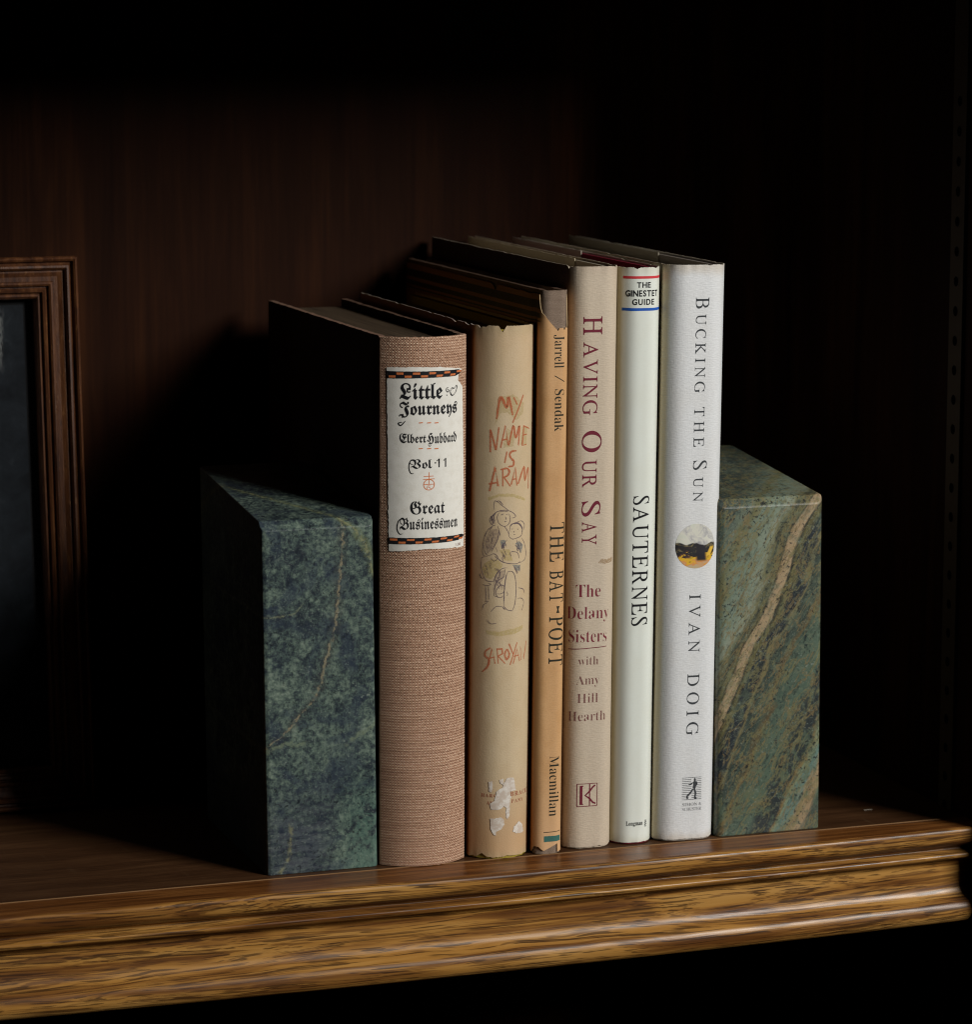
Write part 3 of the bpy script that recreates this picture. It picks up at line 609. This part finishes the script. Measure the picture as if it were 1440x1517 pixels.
# ---- lettering from the built-in typeface (its mathematical alphabets hold roman, fraktur and italic forms)
def alph(t, U, L, ex={}):
    return ''.join(ex.get(c) or (chr(U + ord(c) - 65) if 'A' <= c <= 'Z' else chr(L + ord(c) - 97) if 'a' <= c <= 'z' else c) for c in t)
STY = {'I': (lambda t: alph(t, 0x1d434, 0x1d44e), -.27), 'B': (lambda t: alph(t, 0x1d400, 0x1d41a), 0), 'F': (lambda t: alph(t, 0x1d56c, 0x1d586), 0), 'S': (lambda t: t, 0)}
_c = {}
def glyphs(body, sty, off):
    if (body, sty, off) in _c: return _c[(body, sty, off)]
    cu = bpy.data.curves.new('g', 'FONT'); cu.body = STY[sty][0](body); cu.size = 1; cu.offset = off; cu.shear = STY[sty][1]; cu.dimensions = '2D'; cu.fill_mode = 'FRONT'; cu.resolution_u = 4
    o = bpy.data.objects.new('g', cu); COL.objects.link(o); dg = bpy.context.evaluated_depsgraph_get(); e = o.evaluated_get(dg); me = e.to_mesh()
    V = [(v.co.x, v.co.y) for v in me.vertices]; F = [tuple(p.vertices) for p in me.polygons]
    e.to_mesh_clear(); bpy.data.objects.remove(o); bpy.data.curves.remove(cu)
    if sty == 'I' and body in ('A', 'V'):                            # stand the slanted capitals upright
        h = max(y for x, y in V); T = [x for x, y in V if y > h * .97]; B = [x for x, y in V if y < h * .03]
        sh = ((max(B) + min(B)) - (max(T) + min(T))) / 2 / h; V = [(x + sh * y, y) for x, y in V]
    _c[(body, sty, off)] = (V, F); return V, F
def cap(sty, off):
    V, _ = glyphs('H' if sty != 'F' else 'L', sty, off); return max(y for x, y in V)
def line(body, sty, off, L, H, spaced=False, fit=1.):
    """a line of text L long with capitals H high, origin at the start of its baseline"""
    ch = cap(sty, off); k = H / ch
    if not spaced:
        V, F = glyphs(body, sty, off); a = min(x for x, y in V); b = max(x for x, y in V)
        return [([((x - a) / (b - a) * L, y * k) for x, y in V], F)]
    G = [glyphs(c, sty, off) for c in body]; ws = [(max(x for x, y in V) - min(x for x, y in V)) * k * fit for V, F in G]
    room = L - (len(G) - 1) * .13 * H                               # never let letters touch
    if sum(ws) > room: ws = [w_ * room / sum(ws) for w_ in ws]
    gap = (L - sum(ws)) / max(1, len(G) - 1); out = []; x0 = 0
    if len(G) == 1: ws = [L]
    for (V, F), w_ in zip(G, ws):
        a = min(x for x, y in V); b = max(x for x, y in V)
        out.append(([(x0 + (x - a) / (b - a) * w_, y * k) for x, y in V], F)); x0 += w_ + gap
    return out
def acr(box_, body, sty, off=0., **kw):                              # reads across the spine: s0, s1, z top, z base
    s0, s1, zt, zb = box_; return [([(s0 + x, zb + y) for x, y in V], F) for V, F in line(body, sty, off, s1 - s0, zt - zb, **kw)]
def dwn(box_, body, sty, off=0., **kw):                              # reads down the spine: s base, s top, z start, z end
    sb, st, z0, z1 = box_; return [([(sb + y, z0 - x) for x, y in V], F) for V, F in line(body, sty, off, z0 - z1, st - sb, **kw)]
BLACK = ink('black_ink', (.012, .012, .014)); DARK = ink('soft_black_ink', (.022, .02, .018), .35, 1., 2.5)
def chips(seed, H, deep=.5, fine=.12, notch=()):
    def f(s):
        z = H - fine * (1 + nz(s * 1.9, seed)) - deep * max(0, nz(s * .33, seed + 5) - .12) * 1.6
        for c, w_, d in notch: z -= d * max(0, 1 - abs(s - c) / w_)
        return z
    return f
def foot(seed, z0=.25, deep=.5, notch=()):
    def f(s):
        z = z0 + .1 * (1 + nz(s * 1.7, seed)) + deep * max(0, nz(s * .4, seed + 9))
        for c, w_, d in notch: z += d * max(0, 1 - abs(s - c) / w_)
        return z
    return f
def ripple(seed, H, a=.00012, b=.00025):
    return lambda s, z: a * nz(s * .05 + seed, z * .02) + .00005 * nz(s * .3, z * .25 + seed) + b * nz(s * .35 + seed, 4) * (math.exp(-abs(H - z) / 2.) + math.exp(-abs(z) / 2.))
WHITE_RIM = plain('raw_paper_edge', (.55, .47, .36), .8, .1)
case_th = lambda S_: (lambda s: .0013 if abs(s) < S_ else .0023)

# --- brown cloth book with paper label
_, CL = weave('brown_book_cloth', (.11, .054, .032), (.40, .226, .142), (.86, .67, .50), 1.2, 1.1, slub=.48, board=(20.9, (.045, .026, .018)))
k = Book('thick coarse brown cloth book with a cream label, directly right of the mottled green block', .0, .0363, -.0055, .008, 2.3, .30, .1765)
k.disp = ripple(1, 216, .0001, .0002)
H = 216.2
k.wrap('cover', CL, plain('cloth_edge', (.22, .13, .09), .9, .1), lambda s: .2 + .1 * nz(s * .5, 2), lambda s: H - .25 + .3 * nz(s * .6, 3) - .5 * max(0, abs(s) - 19) * (abs(s) < 21) * .5, case_th(k.S))
k.pages(pages('dusty_pages', (.11, .075, .045), (.03, .02, .013)), H)
m = M('cream_label_paper'); a = m.noise(m.uv((.35, .35, 1)), 1, 5, .65); b = m.noise(m.uv((2, 3, 1)), 1, 3, .6)
col = m.mix(m.step(a, .4, .75, 0, .5), (.74, .715, .65), (.60, .56, .48)); m.bump(b, .0001, .5)
lab = k.lay('spine_label', [poly(D['LJ_label'], .35, .7, 1)], m.base(col, .7, .25), k.root, .00022)
ORANGE = ink('orange_ink', (.60, .17, .055), .3, 1., 2.)
def band(q, flip):
    tl, tr, br, bl = q
    def p(u, v): return tuple((tl[c] * (1 - u) + tr[c] * u) * (1 - v) + (bl[c] * (1 - u) + br[c] * u) * v for c in (0, 1))
    k.lay('checker_band', [poly([p(0, 0), p(.5, 0), p(.93, 0), p(1, .3), p(.97, .75), p(.9, 1), p(.5, 1), p(0, 1)], .12, .8)], BLACK, lab, .00028)
    R = []
    for i in range(10):
        v0, v1 = (.16, .46) if (i + flip) % 2 else (.58, .88)
        u0 = .02 + i * .098
        R.append(poly([p(u0, v0), p(u0 + .084, v0), p(u0 + .084, v1), p(u0, v1)], .08, .5, i))
    k.lay('checker_square', R, ORANGE, lab, .00033)['kind'] = 'stuff'
band(D['LJ_band1'], 0); band(D['LJ_band2'], 1)
T = acr(D['LJ_Little'], 'Little', 'F', .012) + acr(D['LJ_Journeys'], 'Journeys', 'F', .012)
T += [stroke([(8.6, 195.4), (7.7, 195.2), (7.5, 194.2), (8.2, 193.6), (8.8, 194.2), (8.0, 194.8)], .38), stroke([(7.6, 192.6), (7.9, 192.2)], .5), stroke([(9.0, 193.8), (10.2, 195.1), (11.6, 194.9), (12.9, 195.9), (13.2, 194.9), (12.4, 193.2), (10.8, 192.1), (9.8, 192.7), (9.6, 193.8), (10.6, 194.8)], .62, nib=.8)]
T += [stroke([(D['LJ_Journeys'][0] + 2.6, 182.6), (D['LJ_Journeys'][0] + .8, 180.7), (D['LJ_Journeys'][0] - .2, 181.6), (D['LJ_Journeys'][0] + 1.4, 182.1)], .5)]
k.lay('title_lettering', T, BLACK, lab, .00028, .9)
k.lay('author_lettering', acr(D['LJ_Elbert'], 'Elbert', 'F', .006) + acr(D['LJ_Hubbard'], 'Hubbard', 'F', .006), BLACK, lab, .00028, .9)
v = D['LJ_Vol']; e = D['LJ_n11']; T = acr(v, 'Vol', 'F', .004)
T += [stroke([(v[0] + 1.6, v[2] - .2), (v[0] + .2, v[2] - .9), (v[0] - .3, v[3] + .4), (v[0] + .4, v[3] - 1.8), (v[0] + 1.6, v[3] - 2.0)], .42)]
T += [stroke([(2.35, 165.5), (2.9, 165.5)], .55, 0)]
for s0 in (e[0] + .6, e[0] + 3.6): T += [stroke([(s0, e[2] - .9), (s0 + .9, e[2]), (s0 + .9, e[3])], .62, .1, curve=False)]
k.lay('volume_lettering', T, BLACK, lab, .00028, .9)
b = D['LJ_Businessmen']; T = acr(D['LJ_Great'], 'Great', 'F', .004) + acr((b[0] + 1, b[1], b[2], b[3] + .6), 'Businessmen', 'F', .004)
T += [stroke([(b[0] + 2.4, b[2] - .6), (b[0] + .6, b[2] - 1.2), (b[0] - .2, b[3] + 1), (b[0] + .8, b[3] - 1.2), (b[0] + 2.2, b[3] - 1.1)], .42)]
k.lay('subject_lettering', T, BLACK, lab, .00028, .9)
L = D['LJ_logoV']; c = L[8]; r = abs(L[9][0] - c[0])
T = [stroke([L[0], L[1]], .28, 0), stroke([L[2], L[3]], .28, 0), stroke([L[4], L[5]], .28, 0), stroke([L[6], L[7]], .28, 0)]
T += [stroke([(c[0] + r * math.cos(i * .2618), c[1] + .5 + r * .95 * math.sin(i * .2618)) for i in range(25)], .32, 0)]
T += [stroke([(c[0] - .9, c[1] - 1.1), (c[0] - .5, c[1] + .1), (c[0] + .5, c[1] + .1), (c[0] - .2, c[1] - .45), (c[0] + .9, c[1] - 1.1)], .26, 0, curve=False)]
T += [stroke(d, .42, .2) for d in D['LJ_dash']]
k.lay('emblem', T, ORANGE, lab, .00028)
k.lay('small_lettering', acr(D['LJ_small'], '1.00', 'B'), ink('brown_ink', (.22, .10, .08)), lab, .00028)

# --- tan jacket with crayon drawing
YEL = weave('yellow_book_cloth', (.20, .15, .02), (.36, .27, .04), (.46, .36, .08), .5, .5)[1]
k = Book('tan jacketed book with a faded red crayon title and pencil drawing on its spine', .0382, .0258, -.005, .008, 2.4, .70, .165)
H = 219.4; k.disp = ripple(2, H, .00016, .0005)
k.wrap('cover', YEL, YEL, lambda s: .1, lambda s: H - 1.6, case_th(k.S), .0005)
k.pages(pages('tan_pages', (.42, .33, .21), (.24, .17, .10)), H - 1.6)
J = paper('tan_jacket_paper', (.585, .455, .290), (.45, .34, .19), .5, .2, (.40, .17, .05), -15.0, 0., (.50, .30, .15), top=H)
jk = k.wrap('jacket', J, WHITE_RIM, foot(3, .5, .7, ((-9.5, 2.6, 1.7), (3, 7, .6), (11, 2, .5))), chips(2, H, .9, .22, ((-3.3, 1.7, 2.6), (-12.5, 1.4, 1.2), (-24, 2, 1), (-40, 3, 1.2))), .0003)
RED = ink('red_crayon', (.55, .15, .065), .7, .78, 2.2, .9, .5); OLV = ink('olive_crayon', (.42, .33, .07), .8, .24, 1.1, .9, .5); PEN = ink('violet_pencil', (.11, .08, .11), .6, .75, 3., .9)
T = []
for i, q in enumerate(D['AR_title']): T += [stroke(q, 1.15 if i in (0, 3, 4, 14, 15) else .85, .35, .5, len(q) > 4, seed=i), stroke([(x + .25, z - .15) for x, z in q], .4, .5, .6, len(q) > 4, seed=i + 40)]
k.lay('title_lettering', T, RED, jk)
k.lay('title_tint', [poly([(-6, 179), (-4.6, 191), (-2, 191), (1.5, 191.5), (6.5, 188), (6.5, 184), (3, 181), (-1, 184.5), (-4, 184)], .5, 1.), poly([(4.8, 171), (6, 178.5), (9.4, 178), (9, 170.6)], .4, 1.), poly([(-2.5, 170), (-1, 178), (2, 176), (2, 170.5)], .4, 1.)], OLV, jk, .00005)
k.lay('author_lettering', [stroke([(x * .93, z) for x, z in q], .85, .4, .5, len(q) > 4, seed=i) for i, q in enumerate(D['AR_author'])], RED, jk)
k.lay('drawing_tint', [poly(q, .3, .8, i) for i, q in enumerate(D['AR_yellow'])], ink('yellow_crayon', (.50, .40, .08), .7, .30, 1.1, .9, .5), jk, .00004)
k.lay('drawing_tint', [poly(q, .3, .8, i) for i, q in enumerate(D['AR_violet'])], ink('violet_crayon', (.17, .11, .14), .75, .30, 1.3, .9, .5), jk, .000045)
k.lay('drawing_tint', [poly(q, .3, .8, i) for i, q in enumerate(D['AR_blue'])], ink('blue_crayon', (.10, .17, .22), .7, .5, 1.8, .9, .5), jk, .00005)
HT = []
for g in ('AR_violet', 'AR_blue', 'AR_yellow'):
    for q in D[g]:
        xs = [a for a, _ in q]; zs = [b for _, b in q]
        if max(zs) > 140 or min(zs) < 100: continue
        for i in range(9):
            x = min(xs) + (max(xs) - min(xs)) * random.uniform(.1, .8); z = min(zs) + (max(zs) - min(zs)) * random.uniform(.25, .9); l = random.uniform(.8, 2.2)
            HT.append(stroke([(x, z), (x + l * .25, z - l * .5), (x + l * .4, z - l)], random.uniform(.2, .5), .5, .5, seed=i))
k.lay('pencil_shading', HT, ink('soft_violet_pencil', (.13, .09, .12), .7, .5, 2.4, .9, .5), jk, .00006)
k.lay('pencil_drawing', [stroke(q, .26 + .14 * abs(nz(i * .7, 1)), .5, .6, seed=i) for i, q in enumerate(D['AR_sketch'])], PEN, jk, .00008)
RU = ink('faint_red_ink', (.36, .10, .06), .5, .85, 3.)
k.lay('publisher_lettering', acr(D['AR_HARC'], 'HARC', 'B', spaced=True) + acr(D['AR_BRACE'], 'BRACE', 'B', spaced=True) + acr(D['AR_AN'], 'AN', 'B', spaced=True) + acr(D['AR_PANY'], 'PANY', 'B', spaced=True), RU, jk)
PE = M('bare_white_paper'); a = PE.noise(PE.uv((.32, .32, 1)), 1, 5, .7)
PE.put(PE.b, 'Alpha', PE.step(a, .14, .20)); pe = PE.base(PE.mix(PE.step(a, .4, .65), (.55, .46, .38), (.72, .67, .60)), .8, .1)
k.lay('peeled_patch', [poly(q, .35, .6, i) for i, q in enumerate(D['AR_peel'])], pe, jk, .00018)

# --- narrow orange-brown jacket
GC = weave('grey_brown_cloth', (.10, .07, .05), (.24, .17, .125), (.36, .28, .21), .55, .45)[1]
k = Book('thin orange brown book with a torn jacket showing grey cloth at its top', .0648, .0122, -.0042, .003, 4, .65, .180)
H = 232.9; k.disp = ripple(3, H, .0001, .0004)
k.wrap('cover', GC, plain('worn_board_edge', (.10, .06, .04), .9, .1), lambda s: .15, lambda s: H - .1 + .15 * nz(s * .7, 8), case_th(k.S), .0006)
k.pages(pages('cream_pages', (.5, .42, .3), (.3, .23, .15)), H, .0030)
def bp_top(s):
    P = [(-200, 231.2), (-7.6, 231), (-6.9, 226), (-6.0, 223.7), (-4.9, 222.9), (-1.9, 219.4), (.7, 216.7), (1.1, 216.5), (1.5, 217.6), (3.2, 217.7), (3.9, 216.6), (4.6, 217.8), (7.2, 217.3), (8.5, 231), (200, 231.2)]
    for a, b in zip(P, P[1:]):
        if a[0] <= s <= b[0]: z = a[1] + (b[1] - a[1]) * (s - a[0]) / (b[0] - a[0]); break
    z += .18 * nz(s * 2.2, 1) + (.5 * min(0, nz(s * .12, 3)) if abs(s) > 8 else 0)
    if s < -8: z -= 2.6 * max(0, 1 - abs(s + 62) / 4)
    return z
def bp_foot(s):
    P = [(-200, .4), (-9, .6), (-6.5, 3.4), (-4.4, 3.3), (-3.0, 2.0), (-2.2, 1.6), (.9, 3.0), (3.9, 4.4), (4.1, .8), (5.6, .9), (8, 1.2), (200, .4)]
    for a, b in zip(P, P[1:]):
        if a[0] <= s <= b[0]: return a[1] + (b[1] - a[1]) * (s - a[0]) / (b[0] - a[0]) + .15 * nz(s * 2.4, 5)
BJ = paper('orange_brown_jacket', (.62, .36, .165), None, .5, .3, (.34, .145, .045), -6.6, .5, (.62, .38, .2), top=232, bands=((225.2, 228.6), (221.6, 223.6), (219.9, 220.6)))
jk = k.wrap('jacket', BJ, plain('torn_tan_edge', (.5, .36, .2), .8, .1), bp_foot, bp_top, .0003)
GB = ink('green_black_ink', (.028, .027, .018), .12, 1., 3.)
k.lay('author_lettering', dwn(D['BP_Jarrell'], 'Jarrell', 'B', -.012) + dwn(D['BP_Sendak'], 'Sendak', 'B', -.012) + [stroke([(D['BP_slash'][0], 198.4), (D['BP_slash'][1], 195.9)], .3, 0)], GB, jk)
q = D['BP_dash']
def sh(b): return (b[0] - .7, b[1] - .9, b[2], b[3])
k.lay('title_lettering', dwn(sh(D['BP_THE']), 'THE', 'I', .006, spaced=True) + dwn(sh(D['BP_BAT']), 'BAT', 'I', .006, spaced=True, fit=.95) + dwn(sh(D['BP_POET']), 'POET', 'I', .006, spaced=True) + [poly([(q[0] + .4, q[2]), (q[1] + .3, q[2]), (q[1] - .2, (q[2] + q[3]) / 2), (q[1] + .3, q[3]), (q[0] + .4, q[3]), (q[0] + .9, (q[2] + q[3]) / 2)])], GB, jk)
k.lay('publisher_lettering', dwn(D['BP_Macmillan'], 'Macmillan', 'B', -.012), GB, jk)
q = D['BP_rule']; k.lay('rule', [stroke(q, .28, 0)], GB, jk)
k.lay('teal_bar', [poly(D['BP_teal'], .1, .7)], ink('teal_ink', (.045, .14, .12), .35, 1., 1.6), jk)

# --- linen-textured beige book
k = Book('beige linen textured book with maroon lettering, between the orange brown and greenish white books', .0802, .0208, -.0005, .005, 4, .45, .184)
H = 241.8; k.disp = ripple(4, H, .0001, .0003)
k.wrap('cover', plain('tan_case', (.42, .34, .25), .8, .2), plain('tan_case_edge', (.36, .3, .22), .8, .2), lambda s: .1, lambda s: H - 1.0, case_th(k.S), .0005)
k.pages(pages('white_pages', (.62, .55, .43), (.4, .34, .25)), H - 1.)
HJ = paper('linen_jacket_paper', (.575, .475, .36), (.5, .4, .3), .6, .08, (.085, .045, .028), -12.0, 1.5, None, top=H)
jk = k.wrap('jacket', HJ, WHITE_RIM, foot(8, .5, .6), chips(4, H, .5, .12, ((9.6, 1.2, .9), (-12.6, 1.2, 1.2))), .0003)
k.flap(paper('tan_flap_paper', (.5, .42, .29), None, .7, .1), H - .3, .045, jk)
MAR3 = ink('thin_maroon_ink', (.20, .03, .045), .3, 1., 3.)
MAR = ink('maroon_ink', (.16, .018, .035), .3, 1., 3.5); MAR2 = ink('faded_maroon_ink', (.17, .04, .045), .75, .9, 3., .6, .5)
T = []
for key_, t in (('HV_H', 'H'), ('HV_AVING', 'AVING'), ('HV_O', 'O'), ('HV_UR', 'UR'), ('HV_S', 'S'), ('HV_AY', 'AY')): T += dwn(D[key_], t, 'I', .004, spaced=True)
k.lay('title_lettering', T, MAR, jk)
k.lay('subtitle_lettering', acr(D['HV_The'], 'The', 'B', -.012) + acr(D['HV_Delany'], 'Delany', 'B', -.016) + acr(D['HV_Sisters'], 'Sisters', 'B', -.016), MAR3, jk)
q = D['HV_rule']; k.lay('rule', [stroke(q, .34, .2)], MAR, jk)
k.lay('author_lettering', acr(D['HV_w'], 'with', 'B', -.016) + acr(D['HV_Amy'], 'Amy', 'B', -.016) + acr(D['HV_Hill'], 'Hill', 'B', -.016) + acr(D['HV_Hearth'], 'Hearth', 'B', -.016), MAR2, jk)
s0, s1, z1, z0 = D['HV_k'][0][0], D['HV_k'][1][0], D['HV_k'][0][1], D['HV_k'][3][1]; q = lambda u, v: (s0 + (s1 - s0) * u, z1 + (z0 - z1) * v)
T = [stroke([q(*a), q(*b)], .3, 0, curve=False) for a, b in (((0, 0), (1, 0)), ((1, 0), (1, 1)), ((1, 1), (0, 1)), ((0, 1), (0, 0)))]
T += [stroke([q(.2, .1), q(.2, .9)], 1.15, 0), stroke([q(.62, .02), q(.62, .98)], .5, 0), stroke([q(.9, .08), q(.78, .16), q(.62, .34), q(.4, .52), q(.62, .66), q(.78, .84), q(.92, .9)], .75, .1, curve=False), stroke([q(.14, .1), q(.3, .1)], .5, 0), stroke([q(.14, .9), q(.3, .9)], .5, 0)]
k.lay('publisher_mark', T, MAR, jk)
k.lay('stain', [poly([(2, 120), (3, 121.6), (6, 121.4), (9.5, 122), (9.8, 120.4), (6, 119.6)], .4, .5)], ink('brown_stain', (.36, .22, .10), .8, .55, 1.2, .7, .5), jk)

# --- glossy greenish white book
CR = weave('crimson_cloth', (.10, .006, .015), (.19, .014, .03), (.26, .03, .05), .5, .5)[1]
k = Book('glossy greenish white book with red and blue bars near its top', .1018, .0180, -.0002, .006, 3, .55, .178)
H = 240.9; k.disp = ripple(5, H, .00006, .0003)
k.wrap('cover', CR, CR, lambda s: .1, lambda s: H - .9, case_th(k.S), .0005)
k.pages(pages('ivory_pages', (.6, .52, .40), (.4, .33, .24)), H - 1.)
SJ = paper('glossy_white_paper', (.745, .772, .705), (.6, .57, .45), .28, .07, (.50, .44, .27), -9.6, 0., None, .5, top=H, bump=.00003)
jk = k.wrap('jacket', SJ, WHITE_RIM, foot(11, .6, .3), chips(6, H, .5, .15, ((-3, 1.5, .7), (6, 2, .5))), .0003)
k.flap(paper('grey_flap_paper', (.40, .36, .30), None, .7, .1), H + .3, .088, jk)
k.lay('red_bar', [poly([(D['SA_red'][0][0], 237.2), (11, 237.2), (11, 236.15), (D['SA_red'][0][0], 236.15)])], ink('red_ink', (.58, .05, .06)), jk)
k.lay('blue_bar', [poly([(D['SA_blue'][0][0], 224.2), (11, 224.2), (11, 223.05), (D['SA_blue'][0][0], 223.05)])], ink('blue_ink', (.02, .10, .42)), jk)
k.lay('series_lettering', acr(D['SA_THE'], 'THE', 'S', .028, spaced=True) + acr(D['SA_GIN'], 'GINESTET', 'S', .028, spaced=True, fit=.9) + acr(D['SA_GUIDE'], 'GUIDE', 'S', .028, spaced=True, fit=.9), BLACK, jk)
k.lay('title_lettering', dwn(D['SA_SAUT'], 'SAUTERNES', 'I', .004, spaced=True, fit=.9), BLACK, jk)
q = D['SA_emb'][0]
k.lay('publisher_lettering', acr(D['SA_Longman'], 'Longman', 'B') + [stroke([(q[0] - .5, q[1] - 1.3), (q[0] + .6, q[1] - 1.3)], .3, 0), stroke([(q[0], q[1] - 1.2), (q[0], q[1] + 1.5)], .25, 0), stroke([(q[0] - .5, q[1] - .6), (q[0] + .7, q[1] - .2)], .35, 0), stroke([(q[0] - .5, q[1] + .3), (q[0] + .6, q[1] + .6)], .35, 0), stroke([(q[0] - .3, q[1] + 1), (q[0] + .5, q[1] + 1.2)], .3, 0)], BLACK, jk)

# --- white laid-paper book
k = Book('white laid paper book with a small round landscape picture, against the banded green block', .1203, .0266, -.0022, .006, 4.5, .75, .180)
H = 241.4; k.disp = ripple(6, H, .00008, .0003)
k.wrap('cover', plain('grey_case', (.30, .26, .22), .8, .2), plain('grey_case_edge', (.25, .21, .18), .8, .2), lambda s: .1, lambda s: H - 1., case_th(k.S), .0005)
k.pages(pages('pale_pages', (.6, .54, .44), (.4, .35, .27)), H - 1.)
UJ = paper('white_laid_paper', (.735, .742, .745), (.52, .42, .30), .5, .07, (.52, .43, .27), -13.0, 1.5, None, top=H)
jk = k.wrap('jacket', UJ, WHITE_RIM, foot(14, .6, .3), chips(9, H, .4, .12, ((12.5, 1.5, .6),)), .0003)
k.flap(paper('olive_flap_paper', (.36, .32, .24), None, .7, .1), H - .1, .07, jk)
GK = ink('grey_black_ink', (.05, .055, .06), .25, 1., 4.)
T = []
for key_, t in (('BU_B', 'B'), ('BU_UCKING', 'UCKING'), ('BU_THE', 'THE'), ('BU_S', 'S'), ('BU_UN', 'UN')): T += dwn(D[key_], t, 'I', 0., spaced=True)
k.lay('title_lettering', T, GK, jk)
k.lay('author_lettering', dwn(D['BU_IVAN'], 'IVAN', 'I', 0., spaced=True) + dwn(D['BU_DOIG'], 'DOIG', 'I', 0., spaced=True), GK, jk)
C4 = D['BU_circ']; cx, cz = (C4[0][0] + C4[1][0]) / 2, (C4[2][1] + C4[3][1]) / 2; rx, rz = (C4[1][0] - C4[0][0]) / 2, (C4[2][1] - C4[3][1]) / 2
k.lay('landscape_picture', [poly([(cx + rx * math.cos(i * math.pi / 32), cz + rz * math.sin(i * math.pi / 32)) for i in range(64)])], circle_print(), jk, uvf=lambda s, z: ((s - cx) / rx, (z - cz) / rz))
s0, s1, z1, z0 = D['BU_sower'][0][0], D['BU_sower'][1][0], D['BU_sower'][0][1], D['BU_sower'][3][1]; q = lambda u, v: (s0 + (s1 - s0) * u, z1 + (z0 - z1) * v)
T = []
for i in range(13):
    v = i / 12; gap = (.5 - .12 * abs(v - .4), .62 + .14 * math.sin(v * 3.1)) if .06 < v < .55 else ((.48 - .3 * (v - .5), .5) if v < .97 else (.5, .5))
    T += [stroke([q(0, v), q(gap[0], v)], .2, 0), stroke([q(gap[1], v), q(1, v)], .2, 0)]
T += [stroke([q(*a) for a in p], wd, .15, curve=True) for p, wd in (([(.62, .05), (.66, .1), (.63, .16)], .8), ([(.6, .18), (.66, .3), (.63, .45), (.6, .5)], 1.5), ([(.72, .2), (.76, .32), (.7, .36)], .7), ([(.53, .25), (.42, .32), (.34, .31)], .6), ([(.62, .5), (.7, .72), (.67, .95), (.76, .95)], .75), ([(.56, .52), (.44, .7), (.28, .84), (.3, .97)], .75))]
k.lay('publisher_mark', T, GK, jk)
k.lay('publisher_lettering', acr(D['BU_SIMON'], 'SIMON &', 'B') + acr(D['BU_SCH'], 'SCHUSTER', 'B'), ink('pale_grey_ink', (.22, .22, .23), .3, .8, 4.), jk)
